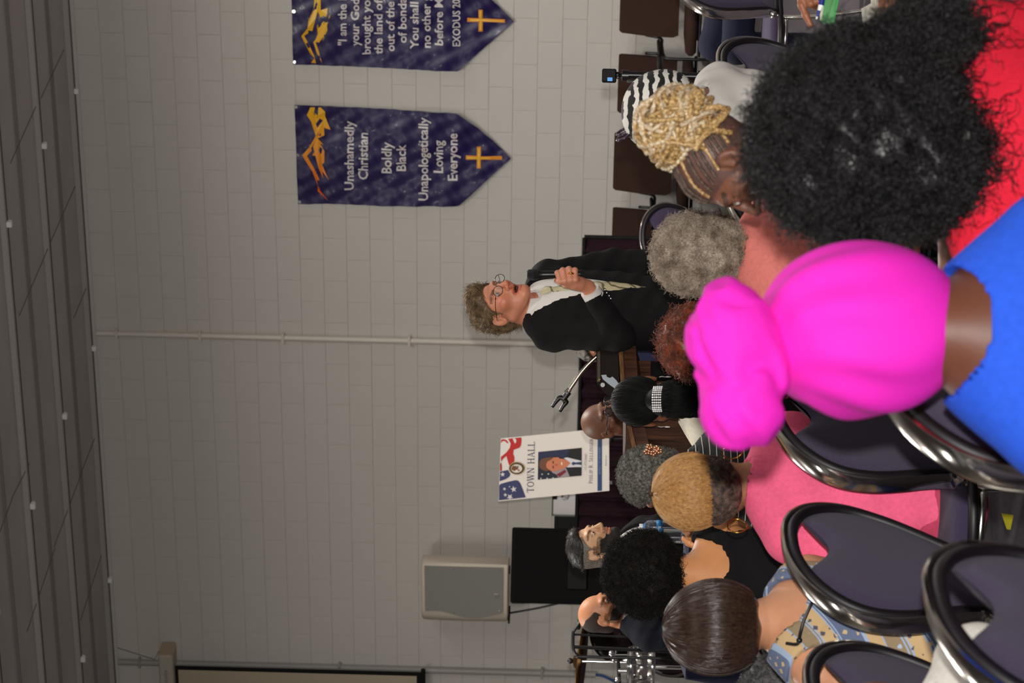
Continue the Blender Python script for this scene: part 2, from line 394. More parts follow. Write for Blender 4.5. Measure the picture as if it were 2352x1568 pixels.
# ------------------------------------------------------------------ banners
def poly_mesh_on(fn, polys, m, dy):
    pass
def banner(name, label, top_l, top_r, left_pts, right_pts, tip, disp_seed, items):
    """pixel outlines; u = left edge in the room (high py), r = right edge (low py)"""
    off = .02
    L = [wl(*p, off) for p in left_pts]; Rr = [wl(*p, off) for p in right_pts]
    L.sort(key=lambda t: -t[1]); Rr.sort(key=lambda t: -t[1])
    ts, tz = wl(*tip, off); oz = tz; os_ = ts
    e = empty(name, wp(os_, oz, off), WROT, label, 'banner', 'hanging banners on the block wall')
    r_ = np.random.default_rng(disp_seed)
    ph = r_.uniform(0, 6, 8)
    def disp(x, z):
        H = 1.9
        top = min(1, max(0, z / H))
        d = .010 * math.sin(9 * x + 3.2 * z + ph[0]) + .006 * math.sin(17 * x - 7 * z + ph[1]) + .005 * math.sin(26 * z + 5 * x + ph[2]) * (1 - .4 * top)
        d += .004 * math.sin(41 * x + 23 * z + ph[3]) + .007 * math.sin(5.1 * z + ph[4])
        d += .003 * math.sin(60 * z - 38 * x + ph[5])
        return -.022 + d
    NV_, NU = 70, 34; V = []
    zt = lambda Q, z: np.interp(z, [q[1] for q in Q][::-1], [q[0] for q in Q][::-1])
    z_top = (L[0][1] + Rr[0][1]) / 2
    for i in range(NV_ + 1):
        t = i / NV_; 
        for j in range(NU + 1):
            u = j / NU
            zt_ = lerp(L[0][1], Rr[0][1], u); z = lerp(zt_, tz, t)
            a = zt(L + [(ts, tz)], min(z, L[0][1])); b = zt(Rr + [(ts, tz)], min(z, Rr[0][1]))
            s = lerp(a, b, u); V.append((s - os_, disp(s - os_, z - oz), z - oz))
    Fc = [(i * (NU + 1) + j, (i + 1) * (NU + 1) + j, (i + 1) * (NU + 1) + j + 1, i * (NU + 1) + j + 1) for i in range(NV_) for j in range(NU)]
    n = len(V); V2 = V + [(x, y + .0015, z) for x, y, z in V]; F2 = Fc + [tuple(k + n for k in reversed(f_)) for f_ in Fc]
    obj('cloth', mesh(V2, F2, M_vinyl, True), e)
    def flat(polys, m, nm, lift=.006, kind=None):
        q = MB()
        for poly in polys:
            P = [wl(a, b, off) for a, b in poly]
            x0 = [(s - os_, z - oz) for s, z in P]
            V_ = [(x, disp(x, z) - lift, z) for x, z in x0]
            # subdivide by a fan is risky on concave shapes: leave as n-gon triangulated by blender
            ar = sum(x0[k][0] * x0[(k + 1) % len(x0)][1] - x0[(k + 1) % len(x0)][0] * x0[k][1] for k in range(len(x0)))
            idx = tuple(range(len(V_))) if ar > 0 else tuple(reversed(range(len(V_))))
            q.add(V_, [idx])
        return q.build(nm, m, e)
    for kind_, arg in items:
        if kind_ == 'poly': flat(*arg)
        elif kind_ == 'text':
            s_, (px, pyc), hpx, wpx, dpy = arg   # baseline px, centre py, cap height px, total width px ; dpy = drift of px per py
            V_, Ft = text_mesh(s_, 1.0, off=.022)
            mn, mx = V_[:, 0].min(), V_[:, 0].max()
            (sa, za), (sb, zb) = wl(px, pyc + wpx / 2, off), wl(px, pyc - wpx / 2, off)
            (_, zh) = wl(px - hpx, pyc, off)
            sx = (sb - sa) / (mx - mn); szz = (zh - (za + zb) / 2) / .70
            P = []
            for v in V_:
                x = sa - os_ + (v[0] - mn) * sx; z = lerp(za, zb, (v[0] - mn) / (mx - mn)) - oz + v[1] * szz
                P.append((x, disp(x, z) - .008, z))
            q = MB(); q.add(P, Ft); q.build('lettering', M_letter, e, kind='stuff')
        elif kind_ == 'grommet':
            s, z = wl(*arg, off); q = MB()
            q.lathe([(.006, 0), (.014, 0), (.014, .004), (.006, .004)], 12, Matrix.Translation((s - os_, disp(s - os_, z - oz) - .001, z - oz)) @ Matrix.Rotation(PI / 2, 4, 'X'))
            q.build('grommet', M_chrome, e)
    return e
M_chrome = mat('chrome', (225, 225, 225), .12, 1.0)
M_vinyl = mat('banner_vinyl', (31, 20, 72), .36, bump=.45, bscale=3.5, coat=.08, spec=.5)
M_letter = mat('banner_letter', (205, 198, 196), .35)
def grad_mat(name, c0, c1, axis, a, b):
    M = bpy.data.materials.new(name); M.use_nodes = True; n = M.node_tree.nodes; L = M.node_tree.links
    tc = n.new('ShaderNodeTexCoord'); sp = n.new('ShaderNodeSeparateXYZ'); mr = n.new('ShaderNodeMapRange'); mx = n.new('ShaderNodeMix'); mx.data_type = 'RGBA'
    L.new(tc.outputs['Object'], sp.inputs[0]); L.new(sp.outputs[axis], mr.inputs[0]); mr.inputs[1].default_value = a; mr.inputs[2].default_value = b
    mx.inputs[6].default_value = (*lin([v / 255 for v in c0]), 1); mx.inputs[7].default_value = (*lin([v / 255 for v in c1]), 1)
    L.new(mr.outputs[0], mx.inputs[0]); L.new(mx.outputs[2], n['Principled BSDF'].inputs['Base Color']); n['Principled BSDF'].inputs['Roughness'].default_value = .35
    return M
M_mt2 = grad_mat('mountain_print_orange', (222, 96, 22), (236, 178, 30), 0, -.35, .45)
M_mt1 = grad_mat('mountain_print_yellow', (226, 160, 30), (236, 190, 40), 0, -.4, .2)
M_cross = mat('gold_cross_print', (226, 140, 36), .35)
M_cross2 = mat('gold_cross_print_light', (232, 190, 52), .35)
def z6(x, y): return (660 + x / 3.2667, y / 3.2667)
mt2 = [[z6(*p) for p in P] for P in [
    [(310, 1505), (228, 1430), (232, 1380), (190, 1270), (112, 1158), (165, 1100), (215, 1010), (180, 905), (148, 858), (175, 795), (210, 795), (200, 850), (225, 880), (250, 870), (235, 900), (215, 925), (228, 960), (228, 1000), (215, 1040), (180, 1105), (185, 1120), (150, 1160), (205, 1250), (240, 1330), (245, 1420)],
    [(250, 795), (285, 830), (285, 870), (325, 970), (275, 955), (280, 1010), (230, 1030), (275, 1078), (245, 1068), (280, 1125), (280, 1210), (262, 1225), (315, 1340), (265, 1275), (272, 1330), (238, 1250), (212, 1160), (188, 1155), (205, 1130), (195, 1090), (215, 1035), (228, 1000), (225, 955), (268, 900), (215, 870), (205, 840), (232, 860), (235, 800)]]]
mt1 = [[z6(*p) for p in P] for P in [
    [(205, -40), (200, 60), (160, 150), (155, 200), (108, 258), (155, 350), (172, 390), (205, 425), (180, 465), (218, 468), (205, 410), (175, 340), (130, 258), (160, 240), (160, 215), (190, 225), (215, 130), (235, 60), (240, -40)],
    [(250, -40), (252, 70), (305, 55), (300, 100), (270, 180), (328, 95), (300, 180), (303, 215), (265, 305), (275, 265), (240, 310), (215, 305), (235, 360), (262, 468), (222, 385), (198, 305), (212, 290), (230, 245), (225, 190), (245, 110), (222, 60), (225, -40)]]]
cross2 = [[z6(*p) for p in P] for P in [[(1340, 1160), (1340, 1192), (1422, 1192), (1422, 1254), (1452, 1254), (1452, 1192), (1610, 1194), (1610, 1168), (1452, 1166), (1452, 1098), (1422, 1098), (1422, 1163)]]]
cross2b = [[z6(*p) for p in P] for P in [[(1350, 1170), (1350, 1184), (1432, 1184), (1432, 1240), (1444, 1240), (1444, 1184), (1600, 1186), (1600, 1176), (1444, 1174), (1444, 1110), (1432, 1110), (1432, 1172)]]]
cross1 = [[z6(*p) for p in P] for P in [[(1350, 130), (1350, 160), (1435, 160), (1435, 230), (1466, 230), (1466, 160), (1632, 167), (1632, 142), (1466, 136), (1466, 66), (1435, 66), (1435, 134)]]]
cross1b = [[z6(*p) for p in P] for P in [[(1362, 139), (1362, 151), (1445, 152), (1445, 218), (1457, 218), (1457, 152), (1620, 158), (1620, 150), (1457, 144), (1457, 78), (1445, 78), (1445, 142)]]]
def T(s, x, yc, h, wd): return ('text', (s, (660 + x / 3.2667, yc / 3.2667), h / 3.2667, wd / 3.2667, 0))
banner('hanging_banner', 'dark purple pointed banner reading Unashamedly Christian, lower of the two in the photo', None, None,
       [(685, 467), (870, 470), (1053, 471), (1112, 418)], [(677, 238), (860, 248), (1050, 258), (1093, 288), (1130, 320)], (1173.5, 363), 3,
       [('poly', (mt2, M_mt2, 'mountain_print')), ('poly', (cross2, M_cross, 'cross_print')), ('poly', (cross2b, M_cross2, 'cross_highlight', .009)),
        T('Unashamedly', 498, 1160, 68, 520), T('Christian', 605, 1165, 72, 350), T('Boldly', 783, 1172, 74, 235), T('Black', 890, 1170, 70, 205),
        T('Unapologetically', 1056, 1180, 70, 620), T('Loving', 1168, 1165, 70, 250), T('Everyone', 1276, 1168, 72, 358),
        ('grommet', (680.5, 243)), ('grommet', (685, 354)), ('grommet', (688.5, 462))])
banner('hanging_banner', 'dark purple pointed banner with the Exodus verse, cut by the photo edge', None, None,
       [(674, 146), (860, 154), (1053, 161), (1110, 110)], [(668, -92), (860, -88), (1050, -84), (1110, -22)], (1181, 49), 11,
       [('poly', (mt1, M_mt1, 'mountain_print')), ('poly', (cross1, M_cross, 'cross_print')), ('poly', (cross1b, M_cross2, 'cross_highlight', .009)),
        T('"I am the LORD', 445, 55, 62, 560), T('your God, who', 540, 60, 62, 560), T('brought you out of', 625, 40, 62, 730), T('the land of Egypt,', 715, 68, 62, 670),
        T('out of the house', 805, 58, 62, 640), T('of bondage.', 895, 88, 62, 455), T('You shall have', 985, 75, 62, 565), T('no other gods', 1075, 82, 62, 540),
        T('before Me.', 1168, 120, 62, 425), T('EXODUS 20:2-3', 1297, 110, 56, 465),
        ('grommet', (675.5, 24)), ('grommet', (677, 140))])

# ------------------------------------------------------------------ projection screen
M_blk = mat('black_cloth_border', (10, 9, 9), .7, spec=.3)
M_case = mat('screen_case', (178, 170, 156), .5)
M_screen = mat('screen_surface', (176, 163, 140), .85)
offS = .14
e, s, z = wall_thing('projection_screen', 'pull-down projection screen with black border in pale case', 'screen', 975, 1532, offS)
sR = wl(400, 1528, offS)[0]; zT = wl(396, 1560, offS)[1]; W_ = 2.6; zB = wl(972, 1545, offS)[1]
def sx(v): return v - s
q = MB(); q.box(sx(sR) - W_, sx(sR), -.003, .0, zB - z, zT - z); q.build('border', M_blk, e)
sw = wl(410, 1537, offS)[0]; zt = wl(410, 1550, offS)[1]; zb = wl(957, 1550, offS)[1]
q = MB(); q.box(sx(sR) - W_ + .08, sx(sw), -.006, -.004, zb - z, zt - z); q.build('screen_surface', M_screen, e)
q = MB(); q.cyl((sx(sR) - W_ - .02, 0, zB - z), (sx(sR) + .03, 0, zB - z), .022, n=14); q.build('weight_bar', M_blk, e, auto=40)
sc_r, zc1 = wl(365, 1497, offS + .05); _, zc0 = wl(398, 1500, offS + .05)
q = MB(); q.box(sx(sc_r) - W_ - .2, sx(sc_r), -.11, .13, zc0 - z, zc1 - z, .012); q.build('case', M_case, e)
q = MB(); q.box(sx(sc_r) - .004, sx(sc_r) + .006, -.105, .12, zc0 - z + .005, zc1 - z - .005, .004); q.build('end_cap', mat('case_cap', (170, 150, 125), .5), e)
V_, Ft = text_mesh('DRAPER', .045, align='LEFT'); 
q = MB(); q.add([(v[0] + sx(sc_r) - .32, -.1125, v[1] + (zc0 + zc1) / 2 - z - .015) for v in V_], Ft); q.build('lettering', mat('faded_letter', (120, 110, 100), .6), e)
q = MB(); a = Vector((sx(sc_r) - .01, 0, zc0 - z + .1)); q.tube([(a.x - .01, 0, a.z + .04), (sx(wl(355, 1514, offS)[0]), 0, wl(355, 1512, offS)[1] - z), (sx(wl(268, 1494, offS)[0]), .05, wl(268, 1494, offS)[1] - z)], .004, 6); q.build('hanging_cable', wr, e)

# ------------------------------------------------------------------ white loudspeaker on the wall
M_ivory = mat('ivory_plastic', (205, 193, 176), .5)
M_grille = mat('grey_grille', (160, 158, 150), .6, noise=.12, nscale=700, bump=1, bscale=900)
offL = .75
p_bl = at(1166, 1440, 21.9)
s, z = wl(1168, 1365, .45); e = empty('wall_loudspeaker', wp(s, z, .45), WROT, 'off-white wall loudspeaker with grey curved grille', 'speaker')
hh = wl(968, 1365, .45)[1] - z; xl = wl(1060, 1440, .45)[0] - s; xr = wl(1060, 1291, .45)[0] - s
ww = xr - xl
# plan outline (x, y) : front face faces the room, side slants back on the left
def spk_ring(zz, k):
    b = .012 * k
    bow = 0
    P = [(xl + .06 + b, .26), (xl + b, .20), (xl + .03 + b, .07), (xl + .13 + b, -.03 + b), (xl + .20, -.045 + b), (xr - .03 - b, -.045 + b), (xr - b, -.02 + b), (xr - .01 - b, .10), (xr - .09, .26)]
    return [(x, y, zz) for x, y in P]
rings = [spk_ring(0, 1.6), spk_ring(.012, .3), spk_ring(hh * .5, -.4), spk_ring(hh - .03, .2), spk_ring(hh - .008, 1), spk_ring(hh, 2.4)]
V = [v for r in rings for v in r]; n9 = 9
Fc = [tuple(range(n9 - 1, -1, -1)), tuple(range(len(V) - n9, len(V)))] + [(r * n9 + k, r * n9 + (k + 1) % n9, (r + 1) * n9 + (k + 1) % n9, (r + 1) * n9 + k) for r in range(5) for k in range(n9)]
me = mesh(V, [tuple(f_) for f_ in Fc], M_ivory, True); me.set_sharp_from_angle(angle=math.radians(50)); obj('cabinet', me, e)
gx0 = xl + .17; N = 16; P = []
for i in range(N + 1):
    t = i / N; P.append((gx0 + .035 * math.cos(2 * PI * (t - .12)) , lerp(hh - .035, .05, t)))
gp = [(xr - .018, .05), (xr - .018, hh - .03)] + P
q = MB(); q.prism(gp, .012, Matrix.Translation((0, -.045, 0))); q.build('grille', M_grille, e)
q = MB(); q.box(-.021, .021, -.066, -.057, -.021, .021, .004); bd = q.build('badge', mat('badge_silver', (190, 186, 175), .35, .6), e, loc=((xl + xr) / 2 + .04, 0, .11))
V_, Ft = text_mesh('EV', .03); q = MB(); q.add([(v[0], -.0668, v[1] - .01) for v in V_], Ft); q.build('badge_letter', mat('badge_dark', (70, 66, 62), .5), bd)
for (a, b) in ((xr - .04, hh - .06), (gx0 + .05, hh - .06), (xr - .04, hh * .63), (gx0 + .02, hh * .62), (xr - .04, .08), (gx0 + .05, .08)):
    q = MB(); q.sphere((a, -.058, b), .006, 8, 6); q.build('screw', M_chrome, e, smooth=True)
for k in range(5):
    q = MB(); q.lathe([(.014, 0), (.014, .008), (.006, .012)], 10, Matrix.Translation((xl + .012, .12, .06 + k * (hh - .12) / 4)) @ Matrix.Rotation(-PI / 2, 4, 'Y')); q.build('side_plug', M_ivory, e, smooth=True)
q = MB(); q.box(xl + .05, xl + .12, .0, .2, -.015, 0.002, .002); q.build('foot', M_blk, e)
q = MB(); q.box(xr - .1, xr - .05, -.02, .05, -.012, .002, .002); q.build('foot', M_blk, e)
q = MB(); q.box((xl + xr) / 2 - .06, (xl + xr) / 2 + .06, .25, .45, hh * .4, hh * .6, .004); q.build('bracket', M_ivory, e)
q = MB(); cp = [wp(*wl(*p, .3), .3) for p in ((1166, 1408), (1185, 1405), (1230, 1397), (1262, 1390), (1300, 1381))]
q.tube(catmull([tuple(p) for p in cp], 5), .009, 8); q.build('speaker_cable', mat('black_cable', (18, 17, 16), .5), smooth=True, label='black cable running from the white loudspeaker to the black cabinet', cat='cable')

# ------------------------------------------------------------------ big black speaker cabinet
M_blackcab = mat('black_cabinet', (8, 8, 8), .8, spec=.2, bump=.4, bscale=400)
M_blackbox = mat('black_box', (7, 7, 7), .6, spec=.2)
Zc = 19.5
offC = .9
s, z = wl(1174, 1299, offC); sl = wl(1300, 1386, offC)[0]; sr = wl(1300, 1214, offC)[0]
pc = at(1300, 1299.5, 21.4); z = at(1174, 1299, 21.4).z; e = empty('floor_loudspeaker', (pc.x, pc.y, 0), math.radians(6.5), 'tall black loudspeaker cabinet standing below the white loudspeaker', 'speaker')
hw = 172 / F_PX * 21.4 / 2
q = MB(); q.box(-hw, hw, 0, .5, .12, z, .012); q.build('cabinet', M_blackcab, e)
q = MB(); q.box(-hw + .025, hw - .025, -.012, -.001, .85, z - .03, .003); q.build('grille', mat('black_grille', (9, 8, 8), .9, spec=.2, noise=.3, nscale=500), e)
q = MB(); q.box(-.2, .1, -.03, 0, at(1350, 1300, 21.4).z, at(1302, 1300, 21.4).z, .01); q.build('handle_recess', M_blackbox, e)
for sx_ in (-1, 1):
    q = MB(); q.box(sx_ * (hw - .06) - .04, sx_ * (hw - .06) + .04, .03, .5, 0, .12, .005); q.build('foot', M_blackbox, e)
def local_thing(name, label, cat, px, py, Z, rz):
    p = at(px, py, Z); e = empty(name, (p.x, p.y, 0), math.radians(rz), label, cat); inv = (Matrix.Translation(e.location) @ Matrix.Rotation(e.rotation_euler[2], 4, 'Z')).inverted()
    return e, (lambda a, b: inv @ at(a, b, Z))
e, lc = local_thing('black_case', 'small black box between the black loudspeaker and the white machine', 'box', 1300, 1200, 21.75, 5)
x0_, x1_, zt_c = lc(1300, 1216).x, lc(1300, 1186).x, lc(1273, 1200).z
q = MB(); q.box(x0_, x1_, 0, .25, .0, zt_c, .004); q.build('case_body', M_blackbox, e)
q = MB(); q.box(x0_ - .002, x1_ + .002, -.004, .255, zt_c - .03, zt_c - .024, .001); q.build('lid_seam', M_blk, e)
# white machine with a round emblem, seen above the curtain
e, lc = local_thing('white_printer', 'white machine with round hp emblem seen above the curtain', 'printer', 1300, 1130, 21.8, 5)
x0_, x1_, z1 = lc(1300, 1184).x, lc(1300, 1075).x, lc(1270, 1130).z
q = MB(); q.box(x0_, x1_, .0, .35, .55, z1, .012); q.build('body', mat('printer_white', (200, 194, 190), .45), e)
q = MB(); q.box(x0_ + .06, x1_ - .06, .05, .3, 0, .55, .005); q.build('cabinet', M_blackbox, e)
q = MB(); q.box(x0_, x1_ + .002, -.002, .352, z1, z1 + .006); q.build('top_edge', M_blackbox, e)
xx = lc(1300, 1147).x; q = MB(); q.box(xx, xx + .2, -.012, -.001, lc(1279, 1150).z, z1 + .003, .003); q.build('dark_panel', M_blackbox, e)
cx, cz = lc(1298, 1139).x, lc(1298, 1139).z
q = MB(); q.lathe([(.036, 0), (.036, .003)], 28, Matrix.Translation((cx, -.001, cz)) @ Matrix.Rotation(PI / 2, 4, 'X')); emb = q.build('emblem', mat('emblem_grey', (92, 92, 96), .4), e)
V_, Ft = text_mesh('hp', .062, off=.0012); sh = .25
q = MB(); q.add([(v[0] + v[1] * sh + cx - .004, -.0048, v[1] + cz - .014) for v in V_], Ft); q.build('emblem_letter', mat('printer_white', (0, 0, 0)), emb)
# ------------------------------------------------------------------ plane helper: pixel -> point on a 3-D plane
class Plane:
    def __init__(s, a, b, c):
        s.o = a; s.n = (b - a).cross(c - a).normalized()
        if s.n.dot(CAM - a) < 0: s.n = -s.n
    def hit(s, px, py, lift=0.0):
        d = ray(px, py); t = (s.o - CAM).dot(s.n) / d.dot(s.n); return CAM + d * t + s.n * lift
    def poly(s, pts, m, name, parent, lift=.002, depth=0.0):
        base = parent.location; P = [s.hit(a, b, lift) - base for a, b in pts]
        n = (P[1] - P[0]); area = Vector((0, 0, 0))
        for i in range(len(P)): area += P[i].cross(P[(i + 1) % len(P)])
        if area.dot(s.n) < 0: P = P[::-1]
        q = MB()
        if depth:
            k = len(P); B = [p - s.n * depth for p in P]
            q.add(P + B, [tuple(range(k)), tuple(range(2 * k - 1, k - 1, -1))] + [(i, i + k, (i + 1) % k + k, (i + 1) % k) for i in range(k)])
        else: q.add(P, [tuple(range(len(P)))])
        return q.build(name, m, parent)
# ------------------------------------------------------------------ maroon curtain rail
M_velvet = mat('maroon_velvet', (34, 14, 22), .9, spec=.2, noise=.12, nscale=20, bump=.3, bscale=300)
offV = 1.5
def drape(label, pr, pl, ptop_r, ptop_l, n=240):
    sr, zt = wl(ptop_r, pr, offV); sl, zt2 = wl(ptop_l, pl, offV); zt = (zt + zt2) / 2
    e = empty('curtain', wp((sl + sr) / 2, 0, offV), WROT, label, 'curtain'); W = sr - sl
    V = []; H = 14
    rows = [zt, zt - .02, zt - .05, zt - .15, .8, .5, .2, .02]
    for z in rows:
        k = min(1, (zt - z) * 6 + .25)
        for i in range(n + 1):
            x = -W / 2 + W * i / n; a = x * 2 * PI / .16
            V.append((x, (.03 * math.sin(a + .5 * math.sin(x * 5)) + .012 * math.sin(2.3 * a)) * k, z))
    Fc = [(r * (n + 1) + i, (r + 1) * (n + 1) + i, (r + 1) * (n + 1) + i + 1, r * (n + 1) + i + 1) for r in range(len(rows) - 1) for i in range(n)]
    k = len(V); V += [(x, y + .004, z) for x, y, z in V]; Fc += [tuple(v + k for v in reversed(f_)) for f_ in Fc]
    obj('drape', mesh(V, Fc, M_velvet, True), e)
    q = MB(); q.cyl((-W / 2, .0, zt + .0), (W / 2, .0, zt + .0), .017, n=10); q.build('rail', M_blk, e, auto=40)
    for x in (-W / 2, 0, W / 2):
        q = MB(); q.cyl((x, .03, 0), (x, .03, zt), .016, n=10); q.box(x - .15, x + .15, -.1, .16, 0, .012, .003); q.build('post', M_blk, e)
    return e
drape('dark maroon pleated curtain on a low rail behind the speaker and panel', 547, 1216, 1342, 1324)

# ------------------------------------------------------------------ brown chairs against the wall
M_brown = mat('brown_weave', (56, 38, 30), .9, noise=.25, nscale=260, bump=.6, bscale=500, spec=.2)
M_blackmetal = mat('black_metal', (17, 16, 17), .35, spec=.5)
def guest_chair():
    e = empty('guest_chair')
    W = .26
    q = MB(); V = []
    # upholstered back, bent back slightly, wider at the top
    prof = [(.98, .20, W * .92), (.96, .19, W * .97), (.75, .14, W), (.58, .10, W * .97), (.54, .095, W * .9)]
    for z, y, wdt in prof:
        for k in range(9):
            x = lerp(-wdt, wdt, k / 8); bow = .035 * (x / W) ** 2
            V.append((x, y - bow, z))
    n1 = len(V); V += [(x, y + .045, z) for x, y, z in V]
    Fc = []
    for r in range(4):
        for k in range(8):
            a = r * 9 + k; Fc.append((a, a + 9, a + 10, a + 1)); b = a + n1; Fc.append((b, b + 1, b + 10, b + 9))
    per = [k for k in range(9)] + [r * 9 + 8 for r in range(1, 5)] + [4 * 9 + k for k in range(7, -1, -1)] + [r * 9 for r in range(3, 0, -1)]
    for i in range(len(per)): a, b = per[i], per[(i + 1) % len(per)]; Fc.append((a, b, b + n1, a + n1))
    q.add(V, Fc); q.build('backrest', M_brown, e, auto=50)
    q = MB(); q.box(-W, W, -.36, .14, .42, .5, .025); q.build('seat', M_brown, e, auto=50)
    for sx_ in (-1, 1):
        x = sx_ * (W + .02)
        q = MB(); q.tube(catmull([(x * .97, .17, .78), (x, .12, .67), (x, -.05, .665), (x, -.30, .655), (x, -.36, .6), (x, -.36, .3), (x, -.37, .05), (x, -.32, .012), (x, 0, .012), (x, .18, .012)], 5), .0125, 8)
        q.build('arm_frame', M_blackmetal, e, smooth=True)
        q = MB(); q.box(x - .022, x + .022, -.3, .05, .675, .7, .01); q.build('armrest', M_blackmetal, e, auto=40)
    for y, z in ((-.3, .40), (.1, .40)):
        q = MB(); q.cyl((-W - .02, y, z), (W + .02, y, z), .012, n=8); q.build('crossbar', M_blackmetal, e, auto=40)
    q = MB(); q.cyl((-W - .02, .18, .012), (W + .02, .18, .012), .012, n=8); q.build('floor_bar', M_blackmetal, e, auto=40)
    return e
gc0 = guest_chair(); used = False
for (px, py, lab) in ((1425, 22, 'brown fabric armchair at the wall, topmost of the four in the photo'),
                      (1420, 209, 'brown fabric armchair at the wall behind the small camera on a pole'),
                      (1410, 389, 'brown fabric armchair at the wall behind the blond braided bun'),
                      (1406, 560, 'brown fabric armchair at the wall, next to the maroon curtain end')):
    c = gc0 if not used else copy_tree(gc0); used = True
    s, z = wl(px, py, .42); p = wp(s, 0, .42); c.location = p; c.rotation_euler = (0, 0, WROT); c.scale = (1, 1, (z) / .98)
    tagit(c, lab, 'chair', 'brown armchairs along the block wall')

# ------------------------------------------------------------------ purple banquet chairs
M_purple = mat('purple_fabric', (56, 43, 72), .9, noise=.14, nscale=350, bump=.7, bscale=700, sheen=.15)
M_rim = mat('dark_vinyl_rim', (17, 11, 17), .5)
M_chairchrome = mat('chair_chrome', (232, 228, 222), .16, 1.0)
def egg(t, s=1.0):
    """back outline, t in 0..1 around; x right, z up from .44"""
    pts = EGG; n = len(pts); f_ = (t % 1) * n; i = int(f_); u = f_ - i
    a, b = pts[i], pts[(i + 1) % n]; return (a[0] * (1 - u) + b[0] * u) * s, a[1] * (1 - u) + b[1] * u
half = [(0, .46), (.075, .452), (.145, .42), (.195, .365), (.215, .30), (.205, .225), (.175, .15), (.14, .08), (.115, .02), (.105, -.02)]
EGG = [tuple(p) for p in catmull(half + [(-x, z) for x, z in reversed(half[1:])], 5, closed=True)]
def banquet_chair():
    e = empty('banquet_chair')
    def bk(x, z, d=0.0):   # back plane: tilt + slight wrap; z measured from .46
        return (x, -.17 - z * .24 - d + .35 * x * x, .46 + z)
    N = len(EGG)
    # chrome band round the outside
    q = MB(); P = [bk(*p) for p in EGG]
    q.tube(P, 1, closed=True, sect=[(-.005, -.018), (-.001, -.022), (.004, -.022), (.007, -.016), (.008, 0), (.007, .016), (.004, .022), (-.001, .022), (-.005, .018)], up=(0, 1, -.2))
    q.build('chrome_band', M_chairchrome, e, auto=45)
    q = MB(); P = [bk(p[0] * .935, p[1] * .957 + .004, .014) for p in EGG]; q.tube(P, .0135, 10, closed=True); q.build('rim', M_rim, e, smooth=True)
    # padded back with a hand hole near the top
    ins = []
    for x, z in EGG:
        k = max(0, 1 - abs(x) / .12) if z > .3 else 0
        ins.append((x * .90, z * .93 + .008 - .075 * math.sin(k * PI / 2) ** 1.2))
    for side, nm in ((1, 'back_pad'), (-1, 'front_pad')):
        V = []; Fc = []; R_ = 7
        for r in range(R_):
            t = 1 - r / R_; bulge = (.022 if side > 0 else .03) * math.sqrt(max(0, 1 - t ** 4))
            for x, z in ins: V.append(bk(x * t, (z - .2) * t + .2, (.012 + bulge) if side > 0 else (.004 - bulge)))
        V.append(bk(0, .2, .034 if side > 0 else -.026)); c = len(V) - 1
        for r in range(R_ - 1):
            for k in range(N):
                f_ = (r * N + k, r * N + (k + 1) % N, (r + 1) * N + (k + 1) % N, (r + 1) * N + k); Fc.append(f_ if side < 0 else f_[::-1])
        for k in range(N):
            f_ = ((R_ - 1) * N + k, (R_ - 1) * N + (k + 1) % N, c); Fc.append(f_ if side < 0 else f_[::-1])
        obj(nm, mesh(V, Fc, M_purple, True), e)
    # seat: rounded pad
    ns = 40; ring = []
    for k in range(ns):
        a = 2 * PI * k / ns; ca, sa = math.cos(a), math.sin(a); p_ = .62
        ring.append((.225 * math.copysign(abs(ca) ** p_, ca) * (1 - .08 * (-sa if sa < 0 else 0)), .05 + .225 * math.copysign(abs(sa) ** p_, sa)))
    V = []; Fc = []
    lv = [(.41, .93), (.415, .985), (.44, 1.0), (.465, .97), (.478, .88), (.486, .6), (.488, .3)]
    for z, k_ in lv: V += [(x * k_, .05 + (y - .05) * k_, z) for x, y in ring]
    V.append((0, .05, .489)); c = len(V) - 1; Fc.append(tuple(range(ns - 1, -1, -1)))
    for r in range(len(lv) - 1):
        for k in range(ns): Fc.append((r * ns + k, r * ns + (k + 1) % ns, (r + 1) * ns + (k + 1) % ns, (r + 1) * ns + k))
    for k in range(ns): Fc.append(((len(lv) - 1) * ns + k, (len(lv) - 1) * ns + (k + 1) % ns, c))
    obj('seat', mesh(V, [tuple(f_) for f_ in Fc], M_purple, True), e)
    q = MB(); q.tube([(x * 1.01, .05 + (y - .05) * 1.01, .425) for x, y in ring], .014, 8, closed=True); q.build('seat_rim', M_rim, e, smooth=True)
    for sx_ in (-1, 1):
        q = MB(); q.tube([(sx_ * .17, .24, .41), (sx_ * .185, .26, .2), (sx_ * .195, .27, .0)], .011, 8); q.build('leg', M_chairchrome, e, smooth=True)
        q = MB(); q.tube(catmull([(sx_ * .108, -.165, .47), (sx_ * .13, -.16, .38), (sx_ * .17, -.2, .2), (sx_ * .19, -.25, .0)], 5), .011, 8); q.build('leg', M_chairchrome, e, smooth=True)
        q = MB(); q.tube([(sx_ * .17, .24, .40), (sx_ * .19, .05, .40), (sx_ * .15, -.16, .40)], .010, 8); q.build('seat_rail', M_chairchrome, e, smooth=True)
    return e
CHAIR_TOP = Vector((0, -.17 - .46 * .24 , .92))
bc0 = banquet_chair(); used = False
def place_chair(px, py, Z, yaw, label, group='purple round-backed banquet chairs'):
    global used
    c = bc0 if not used else copy_tree(bc0); used = True
    p = at(px, py, Z); k = p.z / CHAIR_TOP.z
    a = math.radians(yaw); R_ = Matrix.Rotation(a, 3, 'Z'); off = R_ @ (CHAIR_TOP * k)
    c.location = (p.x - off.x, p.y - off.y, 0); c.rotation_euler = (0, 0, a); c.scale = (k, k, k)
    tagit(c, label, 'chair', group); return c
place_chair(1772, 950, 6.35, 61, 'purple round-backed chair under the pink T-shirt wearer, in the magenta wrap shadow')
